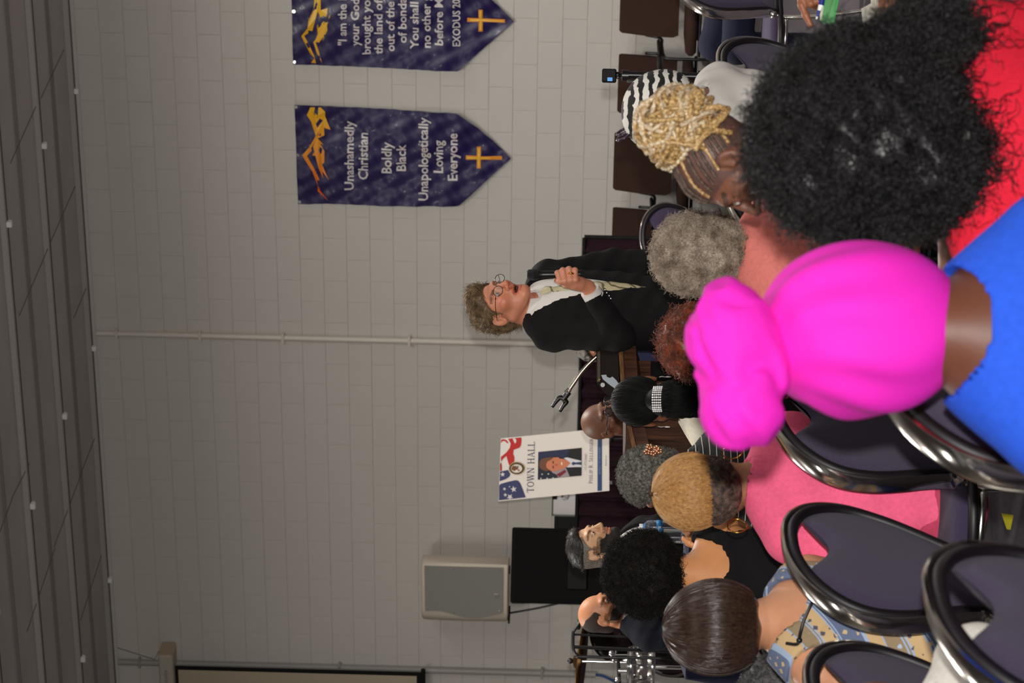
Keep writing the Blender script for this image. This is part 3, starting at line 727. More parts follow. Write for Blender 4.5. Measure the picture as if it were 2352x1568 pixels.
place_chair(1803, 1248, 5.8, 61, 'purple round-backed chair in front of the patterned sleeveless top')
place_chair(2012, 848, 4.15, 60, 'purple round-backed chair left of the blue collar, below the magenta head wrap')
place_chair(2135, 1382, 3.75, 62, 'purple round-backed chair nearest the bottom right corner of the photo')
place_chair(1853, 1580, 5.4, 61, 'purple round-backed chair cut by the bottom edge, beside the patterned top')
place_chair(1545, -52, 12.2, 52, 'purple round-backed chair by the navy trouser leg, cut by the top edge')
place_chair(1650, 150, 8.6, 50, 'purple round-backed chair between the monopod and the large black afro')
place_chair(1628, 962, 8.9, 52, 'purple round-backed chair behind the black and gold striped top')
place_chair(1662, 1170, 8.6, 52, 'purple round-backed chair behind the hoop earring of the blond-haired person')
place_chair(1735, 1462, 7.2, 52, 'purple round-backed chair left of the bob-haired neck, blue cloth beyond')
place_chair(1672, 445, 8.1, 50, 'purple round-backed chair behind the black and white scarf')
place_chair(1722, 655, 7.1, 40, 'purple round-backed chair behind the curly grey head, green cloth in its hand hole')
place_chair(1472, 540, 16.6, 8, 'purple round-backed chair by the curtain end, beyond the curly grey head')

# ------------------------------------------------------------------ poster on easel
def pz(x, y): return (1130 + x / 8.11, 980 + y / 8.11)
A_ = at(*pz(122, 1385), 18.55); B_ = at(*pz(165, 228), 18.3); C_ = at(*pz(2185, 1190), 18.35)
PP = Plane(A_, B_, C_)
e = empty('poster_board', at(*pz(1100, 800), 18.42), 0, 'white TOWN HALL poster board with flag corner, seal and portrait', 'poster')
M_paper = mat('poster_white', (218, 210, 200), .5)
PP.poly([pz(*p) for p in ((122, 1385), (165, 228), (2180, 30), (2185, 1190))], M_paper, 'board', e, lift=0, depth=.012)
def pp(pts, rgb, nm, lift=.002, rough=.5): return PP.poly([pz(*p) for p in pts], mat('print_%d_%d_%d' % rgb, rgb, rough), nm, e, lift)
NAVY = (34, 40, 74); RED = (178, 26, 22)
pp([(130, 1365), (135, 1090), (160, 1060), (300, 1020), (440, 990), (490, 1000), (530, 1050), (570, 1150), (630, 1310)], (48, 52, 92), 'flag_print')
pp([(142, 1010), (150, 830), (230, 815), (300, 800), (345, 880), (320, 930), (250, 975)], (48, 52, 92), 'flag_print')
pp([(165, 560), (270, 470), (330, 390), (350, 310), (300, 220), (440, 205), (548, 195), (552, 260), (540, 340), (515, 385), (405, 425), (395, 500), (418, 560), (418, 640), (360, 680), (330, 725), (315, 700), (285, 600), (270, 540), (210, 590), (170, 650)], RED, 'flag_stripe')
pp([(170, 240), (215, 225), (270, 245), (310, 300), (280, 300), (240, 262), (200, 260), (168, 300)], RED, 'flag_stripe')
pp([(150, 690), (175, 650), (185, 740), (185, 815), (150, 820)], (160, 26, 26), 'flag_stripe')
pp([(385, 212), (430, 208), (455, 240), (450, 290), (425, 305), (400, 250)], (214, 205, 196), 'flag_stripe_light', .003)
def star(cx, cy, r, rot=0, nm='star_print', l=.004):
    P = []
    for k in range(10):
        a = rot + PI * k / 5; rr = r if k % 2 == 0 else r * .42; P.append((cx + rr * math.cos(a), cy + rr * math.sin(a)))
    pp(P, (208, 202, 196), nm, l)
for cx, cy, r, a in ((405, 1155, 62, 3.3), (335, 1300, 62, .3), (250, 1262, 38, .9), (235, 1150, 34, .2), (200, 880, 50, 3.4), (330, 1110, 18, .5)): star(cx, cy, r, a)
def ellp(cx, cy, rx, ry, n=28): return [(cx + rx * math.cos(2 * PI * k / n), cy + ry * math.sin(2 * PI * k / n)) for k in range(n)]
pp(ellp(463, 765, 150, 118), (178, 140, 40), 'seal_ring', .0045)
pp(ellp(463, 765, 136, 106), (34, 40, 66), 'seal_band', .006)
pp(ellp(463, 765, 108, 82), (190, 160, 60), 'seal_ring', .0075)
pp(ellp(463, 765, 102, 77), (216, 208, 190), 'seal_field', .009)
pp([(375, 800), (365, 750), (400, 705), (440, 720), (455, 700), (465, 740), (500, 720), (480, 780), (440, 790), (420, 815), (395, 790)], (112, 66, 30), 'seal_bird', .0105)
for k in range(3): pp([(480 + k * 14, 775), (488 + k * 14, 775), (498 + k * 10, 812), (490 + k * 10, 812)], (176, 60, 60), 'seal_shield', .0115)
pp([(475, 715), (497, 710), (495, 745), (480, 750)], (44, 48, 88), 'seal_shield', .0115)
def on_line(s, p0, p1, hpx, m, nm, serif=True, small=None, l=.003, gap=.14, xs=.95):
    """p0..p1 baseline in zoom px (reading direction goes to lower y); letters rise towards lower x"""
    p0 = np.array(p0, float); p1 = np.array(p1, float); d = p1 - p0; Lp = np.linalg.norm(d); ux = d / Lp; uy = np.array([-1.0, 0.02]); q = MB()
    if serif:
        polys, wdt = serif_text(s, 1.0, xs=xs, gap=gap, small=small)
    else:
        V_, Ft = text_mesh(s, 1.0, align='LEFT', off=.01); wdt = V_[:, 0].max()
        P = [PP.hit(*pz(*(p0 + ux * v[0] / wdt * Lp + uy * v[1] / .7 * hpx)), l) - e.location for v in V_]; q.add(P, Ft); return q.build(nm, m, e, kind='stuff')
    for i, poly in enumerate(polys):
        P = [PP.hit(*pz(*(p0 + ux * a / wdt * Lp + uy * b * hpx)), l + .0001 * (i % 3)) - e.location for a, b in poly]; q.add(P, [tuple(range(len(P)))])
    return q.build(nm, m, e, kind='stuff')
M_navytxt = mat('print_navy_text', (38, 44, 76), .5)
on_line('TOWN HALL', (778, 1215), (798, 275), 128, M_navytxt, 'lettering')
pp([(862, 465), (1672, 387), (1668, 905), (853, 983)], (22, 24, 40), 'portrait_ground', .002)
pp([(862, 465), (1460, 408), (1380, 560), (1200, 640), (880, 700)], (30, 36, 66), 'portrait_ground_light', .003)
pp([(1460, 408), (1672, 387), (1668, 905), (1450, 920), (1380, 700), (1360, 590), (1400, 520)], (18, 18, 20), 'portrait_jacket', .0035)
pp([(1200, 880), (1130, 850), (1110, 820), (1350, 740), (1380, 760), (1450, 918), (1240, 938)], (150, 140, 140), 'portrait_flag', .004)
pp([(1200, 880), (1360, 790), (1390, 830), (1260, 930)], (120, 24, 40), 'portrait_flag_stripe', .005)
for cx, cy in ((935, 875), (1052, 870), (912, 955), (1028, 952), (1140, 945)): star(cx, cy, 20, .4, 'portrait_star', .005)
pp([(1340, 575), (1400, 560), (1520, 590), (1668, 625), (1668, 742), (1560, 740), (1400, 748), (1380, 735), (1465, 670)], (206, 204, 208), 'portrait_shirt', .0055)
pp([(1480, 670), (1515, 640), (1560, 655), (1668, 640), (1668, 700), (1560, 690), (1510, 710)], (52, 62, 92), 'portrait_tie', .0065)
pp([(880, 700), (890, 640), (930, 590), (1010, 565), (1100, 558), (1160, 560), (1200, 590), (1000, 700), (1060, 810), (1010, 815), (930, 790), (890, 750)], (106, 66, 44), 'portrait_hair', .006)
pp([(1010, 690), (1040, 630), (1110, 600), (1150, 560), (1240, 556), (1260, 580), (1340, 590), (1420, 630), (1462, 668), (1400, 735), (1310, 775), (1200, 815), (1120, 820), (1050, 780), (1015, 740)], (196, 118, 82), 'portrait_face', .0075)
pp([(1290, 652), (1305, 640), (1318, 690), (1306, 702), (1292, 690)], (226, 220, 212), 'portrait_smile', .009)
for yy in (650, 740): pp([(1128, yy - 25), (1150, yy - 28), (1158, yy + 20), (1134, yy + 22)], (84, 48, 36), 'portrait_eye', .009)
pp([(1165, 690), (1225, 680), (1232, 712), (1180, 712)], (176, 92, 66), 'portrait_nose', .009)
on_line('U.S. ATTORNEY', (1760, 800), (1770, 490), 42, mat('print_grey_text', (150, 146, 144), .5), 'lettering', serif=False)
on_line('PHILIP R. SELLINGER', (1872, 1050), (1882, 218), 72, mat('print_slate_text', (84, 86, 104), .5), 'lettering', small={0, 7, 10}, gap=.1)
pp([(1965, 1192), (1968, 182), (2048, 215), (2048, 1186)], (40, 66, 106), 'blue_strip', .002)
on_line('DISTRICT OF NEW JERSEY', (2025, 880), (2022, 362), 32, mat('print_pale_text', (120, 140, 168), .5), 'lettering', serif=False, l=.004)
on_line('@USAO_NJ', (2132, 690), (2132, 535), 18, mat('print_dark_text', (90, 90, 92), .5), 'lettering', serif=False)
pp([(2112, 702), (2128, 698), (2130, 718), (2118, 720)], (30, 40, 60), 'bird_mark', .003)
ea = empty('easel', at(1399, 1100, 18.5) * 1.0, 0, 'thin black easel legs under the poster board', 'easel'); ea.location.z = 0
for (px, py, dx) in ((1397, 1106, -.12), (1400, 1010, .12)):
    q = MB(); a = at(px, py, 18.42) - ea.location; q.cyl(a, (a.x + dx, a.y - .12, 0), .009, n=8); q.build('leg', M_blackmetal, ea, auto=40)
    q = MB(); q.box(a.x - .015, a.x + .015, a.y - .09, a.y + .01, a.z - .03, a.z - .005, .003); q.build('holder', M_blackmetal, ea)
a = at(1300, 1060, 18.7) - ea.location
q = MB(); q.cyl(a, (a.x, a.y + .35, 0), .009, n=8); q.build('leg', M_blackmetal, ea, auto=40)
q = MB(); q.cyl(at(1406, 1106, 18.46) - ea.location, at(1445, 1104, 18.4) - ea.location, .004, n=6); q.build('brass_rod', mat('brass', (190, 150, 70), .3, 1.0), ea)

# ------------------------------------------------------------------ lectern
M_oak = bpy.data.materials.new('oak_wood'); M_oak.use_nodes = True
def wood(M, c0, c1, axis_scale=(14, 14, 1.2), rough=.45):
    n = M.node_tree.nodes; L = M.node_tree.links; b = n['Principled BSDF']; tc = n.new('ShaderNodeTexCoord'); mp = n.new('ShaderNodeMapping'); mp.inputs['Scale'].default_value = axis_scale
    t = n.new('ShaderNodeTexNoise'); t.inputs['Scale'].default_value = 5; t.inputs['Detail'].default_value = 6; t.inputs['Distortion'].default_value = .6
    r = n.new('ShaderNodeValToRGB'); r.color_ramp.elements[0].position = .35; r.color_ramp.elements[1].position = .68
    r.color_ramp.elements[0].color = (*lin([v / 255 for v in c0]), 1); r.color_ramp.elements[1].color = (*lin([v / 255 for v in c1]), 1)
    L.new(tc.outputs['Object'], mp.inputs[0]); L.new(mp.outputs[0], t.inputs['Vector']); L.new(t.outputs[0], r.inputs[0]); L.new(r.outputs[0], b.inputs['Base Color']); b.inputs['Roughness'].default_value = rough
wood(M_oak, (40, 21, 12), (80, 46, 28))
M_oakedge = bpy.data.materials.new('oak_edge'); M_oakedge.use_nodes = True; wood(M_oakedge, (78, 50, 28), (122, 84, 50), (5, 5, 30))
ZL = 9.7
PA = at(1430, 831, ZL + .02); PB = at(1430, 1012, ZL - .2)
le = empty('lectern', Vector(((PA.x + PB.x) / 2, (PA.y + PB.y) / 2 + .2, 0)), 0, 'brown wooden lectern with raised slanted top beside the standing man', 'lectern')
b0 = le.location
back = Vector((-.16, .34, 0))
def loc2(p): return Vector((p.x, p.y, 0)) - Vector((b0.x, b0.y, 0))
a2, b2 = loc2(PA), loc2(PB); ztop = at(1438, 900, ZL - .08).z
q = MB()
base = [a2, b2, b2 + back, a2 + back]
q.add([(p.x, p.y, .06) for p in base] + [(p.x, p.y, ztop) for p in base], [(0, 1, 2, 3), (7, 6, 5, 4), (1, 0, 4, 5), (2, 1, 5, 6), (3, 2, 6, 7), (0, 3, 7, 4)]); q.build('body', M_oak, le)
dn = (a2 - b2).cross(Vector((0, 0, 1))).normalized(); dn = dn if dn.y < 0 else -dn
for t0, t1, z0, z1 in ((0, .06, .1, ztop - .005), (.94, 1, .1, ztop - .005), (.06, .94, ztop - .05, ztop - .005)):
    p = b2.lerp(a2, t0) + dn * .0; r_ = b2.lerp(a2, t1)
    q = MB(); f4 = [p, r_]; V = []
    for z in (z0, z1):
        for pt, o_ in ((p, .012), (r_, .012), (r_, -.0005), (p, -.0005)): w_ = pt + dn * o_; V.append((w_.x, w_.y, z))
    q.add(V, [(3, 2, 1, 0), (4, 5, 6, 7), (0, 1, 5, 4), (1, 2, 6, 5), (2, 3, 7, 6), (3, 0, 4, 7)]); q.build('frame_strip', M_oak, le)
q = MB(); pbx = [b2.lerp(a2, .74) + dn * .03, b2.lerp(a2, .96) + dn * .03, b2.lerp(a2, .96) + dn * .0125, b2.lerp(a2, .74) + dn * .0125]
zz0, zz1 = EYE - 300 / F_PX * ZL, 1.45 - 198 / F_PX * ZL
q.add([(p.x, p.y, zz0) for p in pbx] + [(p.x, p.y, zz1) for p in pbx], [(3, 2, 1, 0), (4, 5, 6, 7), (0, 1, 5, 4), (1, 2, 6, 5), (2, 3, 7, 6), (3, 0, 4, 7)]); q.build('black_panel', M_blackbox, le)
q = MB(); q.box(-.24, .24, -.3, .3, 0, .06, .005); q.build('plinth', M_oak, le)
E0, E1, E2 = at(1423.5, 772, ZL - .02), at(1433, 925, ZL - .17), at(1464.5, 1060, ZL - .28)
bb = Vector((-.16, .32, -.06)); T_ = [E0 - b0, E1 - b0, E2 - b0, E2 + bb - b0, E0 + bb - b0]
q = MB(); q.add([p + Vector((0, 0, .008)) for p in T_] + [p - Vector((0, 0, .008)) for p in T_], [(0, 1, 2, 3, 4), (9, 8, 7, 6, 5)] + [(i, i + 5, (i + 1) % 5 + 5, (i + 1) % 5) for i in range(5)])
q.build('top_board', M_oakedge, le)
q = MB(); Vd = [lerp(p, (T_[0] + T_[1] + T_[2] + T_[3] + T_[4]) / 5, .12) for p in T_]; q.add([p - Vector((0, 0, .008)) for p in Vd] + [Vector((p.x, p.y, p.z - .055)) for p in Vd], [(0, 1, 2, 3, 4), (9, 8, 7, 6, 5)] + [(i, i + 5, (i + 1) % 5 + 5, (i + 1) % 5) for i in range(5)])
q.build('under_moulding', M_oak, le)
# device standing on the lectern
def dz(x, y): return (1350 + x / 5.226, 760 + y / 5.226)
d0 = at(*dz(110, 130), ZL + .0); d1 = at(*dz(110, 700), ZL - .03); d2 = at(*dz(370, 400), ZL - .045)
DP = Plane(d0, d1, d2)
de = empty('lectern_light', at(1400, 850, ZL - .02), 0, 'dark glossy box with silver rounded end lying on the lectern top', 'device')
M_gloss = mat('dark_glossy_plastic', (20, 12, 9), .55, spec=.12)
DP.poly([dz(*p) for p in ((190, 60), (190, 110), (110, 130), (100, 230), (100, 600), (112, 635), (130, 655), (180, 715), (220, 760), (255, 778), (300, 770), (345, 725), (378, 700), (362, 60))], M_gloss, 'housing', de, 0, .12)
DP.poly([dz(*p) for p in ((118, 130), (150, 128), (155, 560), (118, 600))], mat('brown_gloss', (70, 58, 46), .2), 'top_strip', de, .003)
DP.poly([dz(*p) for p in ((165, 530), (225, 525), (235, 552), (270, 565), (300, 548), (345, 590), (380, 640), (372, 720), (270, 650), (185, 580))], mat('silver_plate', (150, 158, 164), .4, .3), 'silver_end', de, .004)
DP.poly([dz(*p) for p in ellp(183, 648, 27, 27, 20)], mat('silver_button', (190, 190, 190), .3, .5), 'button', de, .004)
for k in range(2): DP.poly([dz(*p) for p in ((115 + k * 18, 610), (122 + k * 18, 606), (148 + k * 10, 575), (140 + k * 10, 575))], mat('gold_line', (190, 160, 110), .3, .6), 'gold_line', de, .004)
# gooseneck mic holder
def z1_(x, y): return (1000 + x / 3.92, 560 + y / 3.92)
ge = empty('gooseneck_microphone_holder', at(1369, 821, ZL + .05), 0, 'chrome gooseneck with empty black microphone clip rising from the lectern', 'holder')
gp_ = [at(*z1_(*p), ZL + .05) - ge.location for p in ((1460, 1005), (1445, 1020), (1380, 1080), (1310, 1160), (1240, 1260), (1205, 1310))]
gp_ = catmull([tuple(p) for p in gp_], 12); q = MB(); q.vtube(gp_, [.0075 + .0022 * (i % 2) for i in range(len(gp_))], 10); q.build('gooseneck', mat('flex_steel', (170, 160, 140), .28, 1.0), ge, smooth=True)
a, b = [at(*z1_(*p), ZL + .05) - ge.location for p in ((1210, 1305), (1180, 1345))]; q = MB(); q.cyl(a, b, .010, .012, 12); q.build('ferrule', M_chairchrome, ge, auto=40)
M_bplast = mat('black_plastic', (15, 15, 16), .4)
a, b = [at(*z1_(*p), ZL + .05) - ge.location for p in ((1200, 1330), (1150, 1400))]; q = MB(); q.cyl(a, b, .013, .011, 12); q.build('clip_joint', M_bplast, ge, auto=40)
for P in (((1165, 1400), (1120, 1385), (1085, 1420), (1050, 1470)), ((1150, 1415), (1180, 1420), (1150, 1460), (1120, 1510))):
    q = MB(); g = catmull([tuple(at(*z1_(*p), ZL + .05) - ge.location) for p in P], 4); q.vtube(g, [lerp(.012, .006, i / (len(g) - 1)) for i in range(len(g))], 8); q.build('clip_prong', M_bplast, ge, smooth=True)

# ------------------------------------------------------------------ panel table with cloth, bottles
M_blue = mat('navy_tablecloth', (17, 23, 56), .85, noise=.1, nscale=60, bump=.5, bscale=8)
zt_ = .90; TX0, TX1 = -1.42, -.36; TY0, TY1 = 10.8, 11.25
te = empty('panel_table', ((TX0 + TX1) / 2, (TY0 + TY1) / 2, 0), 0, 'long table on folding legs behind the lectern', 'table')
W2, D2 = (TX1 - TX0) / 2, (TY1 - TY0) / 2
q = MB(); q.box(-W2, W2, -D2, D2, zt_ - .035, zt_ - .004, .004); q.build('tabletop', mat('table_laminate', (170, 160, 140), .4), te)
for sx_ in (-1, 1):
    for sy in (-1, 1):
        q = MB(); q.cyl((sx_ * (W2 - .1), sy * (D2 - .08), 0), (sx_ * (W2 - .1), sy * (D2 - .08), zt_ - .035), .014, n=10); q.build('leg', M_blackmetal, te, auto=40)
def cloth(name, label, cx, cy, W, D, z, drop, m, amp=.02, wl_=.17):
    e = empty(name, (cx, cy, 0), 0, label, 'tablecloth'); per = []
    n = 60
    for k in range(4 * n):
        sd, t = divmod(k, n); t /= n
        p = [(-W + 2 * W * t, -D, 0, -1), (W, -D + 2 * D * t, 1, 0), (W - 2 * W * t, D, 0, 1), (-W, D - 2 * D * t, -1, 0)][sd]; per.append(p)
    V = []; rows = [0, .01, .05, .15, .3, .5, drop]; N_ = len(per)
    V += [(p[0] * .98, p[1] * .98, z + .002) for p in per]
    for r in rows:
        k_ = min(1, r * 5)
        for i, p in enumerate(per):
            a = (i / n) * (2 * W if (i // n) % 2 == 0 else 2 * D) * 2 * PI / wl_ if True else 0
            o_ = .006 + amp * k_ * (1 + math.sin(a + .7 * math.sin(i * .13)))
            V.append((p[0] + p[2] * o_, p[1] + p[3] * o_, z - r if r else z + .001))
    Fc = [tuple(range(N_))]
    for r in range(len(rows)):
        for i in range(N_): Fc.append((r * N_ + (i + 1) % N_, r * N_ + i, (r + 1) * N_ + i, (r + 1) * N_ + (i + 1) % N_))
    obj('cloth', mesh(V, [tuple(f_) for f_ in Fc], m, True), e); return e
cloth('tablecloth', 'navy blue cloth hanging over the panel table, seen behind the lectern', te.location.x, te.location.y, W2, D2, zt_, .8, M_blue)
s_ = empty('paper_sheet', (at(1576, 1030, 10.9).x, 10.86, zt_ + .004), 0, 'white paper strip along the table edge under the water bottle', 'paper')
q = MB(); q.box(-.12, .10, -.04, .18, 0, .012, .002); q.build('sheet', mat('white_paper', (214, 208, 192), .6), s_)
# tall blue-draped stand between man and lectern
pbx = at(1440, 808, 10.6)
sb = empty('draped_stand', (pbx.x - .0, 10.62, 0), 0, 'dark blue cloth draped over a tall stand between the man and the lectern', 'stand')
V = []; n = 48; rows = [1.17, 1.15, 1.0, .6, .02]
for r, z in enumerate(rows):
    for i in range(n):
        a = 2 * PI * i / n; k = (1 + .10 * math.sin(7 * a) * min(1, r * .5)) * (1 + .12 * r / 4)
        V.append((.15 * math.copysign(abs(math.cos(a)) ** .5, math.cos(a)) * k, .13 * math.copysign(abs(math.sin(a)) ** .5, math.sin(a)) * k, z))
Fc = [tuple(range(n))] + [(r * n + (i + 1) % n, r * n + i, (r + 1) * n + i, (r + 1) * n + (i + 1) % n) for r in range(4) for i in range(n)]
obj('drape', mesh(V, [tuple(f_) for f_ in Fc], M_blue, True), sb)
M_pet = mat('clear_plastic', (235, 240, 245), .05, trans=.95, spec=.6)
M_water_label = mat('bottle_label', (40, 140, 205), .4)
M_cap = mat('white_cap', (232, 232, 232), .4)
def bottle(px, py, Z, h, label, z=None):
    p = at(px, py, Z); e = empty('water_bottle', (p.x, p.y, zt_ + .003 if z is None else z), 0, label, 'bottle', 'water bottles on the panel table'); r = .032
    prof = [(.001, 0), (r * .85, .0), (r, .008)]
    for i in range(9): zz = .02 + i * (h * .55 - .02) / 9; prof += [(r, zz), (r * .93, zz + .005)]
    prof += [(r, h * .56), (r, h * .78), (r * .85, h * .84), (r * .45, h * .91), (r * .38, h * .93)]
    q = MB(); q.lathe(prof, 20); q.build('bottle_body', M_pet, e, smooth=True)
    q = MB(); q.lathe([(r * 1.01, h * .5), (r * 1.01, h * .63)], 20); q.build('bottle_label', M_water_label, e, smooth=True)
    q = MB(); q.box(-.008, .008, -r * 1.03, -r * 1.0, h * .53, h * .6); q.build('label_mark', M_cap, e)
    q = MB(); q.lathe([(.0, h * .93), (r * .45, h * .93), (r * .45, h * .995), (r * .4, h), (.0, h)], 16); q.build('cap', M_cap, e, auto=40)
bottle(1572, 1028, 10.9, .2, 'water bottle with blue label left of the lectern')
bottle(1590, 1232, 10.95, .2, 'water bottle with blue label beside the hand holding a can')
bottle(1590, 1213, 11.1, .2, 'water bottle mostly hidden behind the blond-haired head')

# ------------------------------------------------------------------ action camera on a pole
ZM = 9.1; p = at(1650, 176, ZM); base = Vector((p.x, p.y, 0))
me_ = empty('camera_monopod', base, 0, 'slim black monopod pole standing before the brown armchairs', 'tripod')
zt2 = at(1435, 172, ZM); d = zt2 - base
q = MB(); q.cyl((0, 0, .05), (d.x, d.y, d.z), .0135, n=14); q.build('pole', M_blackmetal, me_, auto=40)
for px in (1436, 1610):
    c_ = at(px, 173 if px < 1500 else 175, ZM) - base; q = MB(); q.cyl(c_ - Vector((0, 0, .012)), c_ + Vector((0, 0, .012)), .02, n=14); q.build('collar', M_blackmetal, me_, auto=40)
hp = catmull([tuple(at(*v, ZM - .02) - base) for v in ((1440, 186), (1500, 190), (1570, 192), (1612, 197))], 5); q = MB(); q.vtube(hp, [lerp(.005, .011, i / (len(hp) - 1)) for i in range(len(hp))], 8); q.build('pan_handle', mat('dark_grey_plastic', (46, 45, 46), .5), me_, smooth=True)
for k in range(3):
    a = k * 2.094 + .5; q = MB(); q.cyl((0, 0, .1), (.2 * math.cos(a), .2 * math.sin(a), .008), .008, n=8); q.build('leg', M_blackmetal, me_, auto=40)
q = MB(); c_ = at(1418, 172, ZM) - base; q.cyl(c_, (d.x, d.y, d.z), .007, n=8); q.sphere(c_, .012, 10, 8); q.build('ball_head', M_blackmetal, me_, auto=40)
ce = empty('action_camera', at(1399, 174, ZM), 0, 'small black action camera on top of the monopod', 'camera')
q = MB(); q.box(-.024, .024, -.018, .018, -.026, .026, .004); q.build('camera_body', M_blackbox, ce)
q = MB(); q.box(-.021, -.008, -.0195, -.018, -.012, .006); q.build('blue_display', mat('blue_display', (30, 120, 190), .3, emit=((30, 120, 190), .5)), ce)
q = MB(); q.box(-.01, .01, -.008, .008, -.036, -.026, .002); q.build('mount', M_blackmetal, ce)

# ------------------------------------------------------------------ drum kit (bottom left of the room)
ZD = 15.0
def dl(px, py, Z=ZD): return at(px, py, Z)
M_drum = mat('maroon_drum_shell', (40, 14, 20), .25, coat=.5); M_bronze = mat('cymbal_bronze', (92, 66, 36), .35, .9)
M_smoke = mat('drum_head', (30, 24, 24), .4)
def cymbal(px, py, r, tilt, label, Z=ZD, gy=0):
    p = dl(px, py, Z); e = empty('cymbal', (p.x, p.y, 0), 0, label, 'cymbal', 'drum kit cymbals'); Mx = Matrix.Translation((0, 0, p.z)) @ Matrix.Rotation(tilt, 4, 'Y') @ Matrix.Rotation(gy, 4, 'X')
    q = MB(); q.lathe([(r, 0), (r * .96, .006), (r * .2, .03), (r * .16, .045), (r * .05, .055), (.001, .056)], 36, Mx); q.lathe([(r, 0), (r * .2, .027), (.001, .052)], 36, Mx); q.build('cymbal_plate', M_bronze, e, smooth=True)
    q = MB(); q.sphere((0, 0, p.z + .07), .018, 10, 8); q.build('wing_nut', M_bplast, e, smooth=True)
    q = MB(); q.cyl((0, 0, .35), (0, 0, p.z + .06), .009, n=10); q.build('stand_rod', M_chrome, e, auto=40)
    for k in range(3):
        a = k * 2.094 + .3; q = MB(); q.cyl((0, 0, .45), (.28 * math.cos(a), .28 * math.sin(a), .01), .008, n=8); q.build('stand_leg', M_chrome, e, auto=40)
    return e
cymbal(1337, 1518, .26, math.radians(4), 'large bronze cymbal at the bottom edge, beside the black rack', gy=math.radians(-7))
cymbal(1354, 1440, .12, math.radians(20), 'small bronze cymbal just behind the bald bearded head', 15.6, gy=math.radians(-10))
def drum(px, py, Z, r, h, axis_rx, axis_rz, shell, label, name='drum', nl=6):
    p = dl(px, py, Z); e = empty(name, (p.x, p.y, 0), 0, label, 'drum', 'drums of the kit'); Mx = Matrix.Translation((0, 0, p.z)) @ Matrix.Rotation(axis_rz, 4, 'Z') @ Matrix.Rotation(axis_rx, 4, 'X')
    q = MB(); q.lathe([(r, -h / 2), (r, h / 2)], 36, Mx); q.build('shell', shell, e, smooth=True)
    for zz in (-h / 2, h / 2):
        q = MB(); q.lathe([(r - .004, zz - .012), (r + .012, zz - .012), (r + .014, zz), (r + .012, zz + .012), (r - .004, zz + .012), (r - .004, zz - .012)], 36, Mx); q.build('hoop', M_chrome, e, auto=40)
        q = MB(); q.lathe([(.001, zz), (r - .004, zz)], 36, Mx); q.build('drum_head', M_smoke, e)
    for k in range(nl):
        a = 2 * PI * k / nl + .2; q = MB(); c_ = (r + .012) * math.cos(a), (r + .012) * math.sin(a)
        q.cyl(Mx @ Vector((*c_, -h / 2)), Mx @ Vector((*c_, h / 2)), .004, n=6)
        q.cyl(Mx @ Vector((*c_, -h * .2)), Mx @ Vector((*c_, h * .2)), .009, n=8); q.build('lug', M_chrome, e, auto=40)
    q = MB(); q.cyl((0, 0, 0), (0, 0, p.z - .05), .013, n=10); q.build('stand_post', M_chrome, e, auto=40)
    return e
drum(1425, 1452, 15.2, .14, .2, math.radians(62), math.radians(-20), M_drum, 'maroon tom drum with chrome hoop behind the bald bearded man')
drum(1545, 1468, 14.8, .17, .24, math.radians(75), math.radians(-20), M_drum, 'maroon floor drum with chrome hoop, partly behind the brown bob')
drum(1472, 1530, 14.6, .1, .125, math.radians(3), 0, mat('chrome_shell', (200, 196, 188), .2, 1.0), 'small chrome snare drum between the maroon drums', nl=8)
re = empty('metal_rack', Vector((dl(1330, 1470).x, dl(1330, 1470).y, 0)), 0, 'black tubular rack with rounded corners in front of the drum kit', 'rack')
def rl(px, py): return tuple(dl(px, py, 14.2) - re.location)
zf = 0
q = MB(); P = [rl(1560, 1424), rl(1345, 1424), rl(1334, 1427), rl(1320, 1446), rl(1316.5, 1455), rl(1316.5, 1485), rl(1320, 1498), rl(1327, 1505), rl(1345, 1508), rl(1560, 1512)]
q.tube(catmull(P, 5), .0085, 8); q.build('outer_tube', M_blackmetal, re, smooth=True)
for py_, w_ in ((1456.5, .006), (1485, .010)):
    a = Vector(rl(1318, py_)); q = MB(); q.cyl(a, (a.x - .03, a.y, 0.0), w_, n=8); q.build('upright', M_blackmetal, re, auto=40)
for sx_ in (1424, 1512):
    a = Vector(rl(1558, sx_)); q = MB(); q.cyl(a, (a.x, a.y, 0), .0085, n=8); q.build('upright', M_blackmetal, re, auto=40)
hw_ = empty('drum_rack', Vector((dl(1420, 1520).x, dl(1420, 1520).y, 0)), 0, 'chrome clamps and posts holding the drums, at the bottom edge', 'stand')
def hl(px, py, Z=14.9): return tuple(dl(px, py, Z) - hw_.location)
for i, P in enumerate(([(1405, 1506), (1480, 1506)], [(1420, 1515), (1423, 1568)], [(1545, 1505), (1560, 1545)], [(1538, 1552), (1580, 1553)])):
    q = MB(); q.cyl(hl(*P[0]), hl(*P[1]), .010, n=8); q.build('clamp_bar', M_chrome if i % 2 == 0 else M_blackmetal, hw_, auto=40)
for (px, py) in ((1407, 1508), (1411, 1513), (1418, 1560), (1404, 1500)):
    q = MB(); q.sphere(hl(px, py, 14.8), (.018, .018, .02), 10, 8); q.build('clamp', M_chrome, hw_, smooth=True)
a = Vector(hl(1420, 1540)); q = MB(); q.cyl(a, (a.x, a.y, 0), .016, n=10); q.build('post', M_chrome, hw_, auto=40)
a = Vector(hl(1450, 1515)); q = MB(); q.cyl(a, (a.x, a.y, 0), .012, n=10); q.build('post', M_chrome, hw_, auto=40)
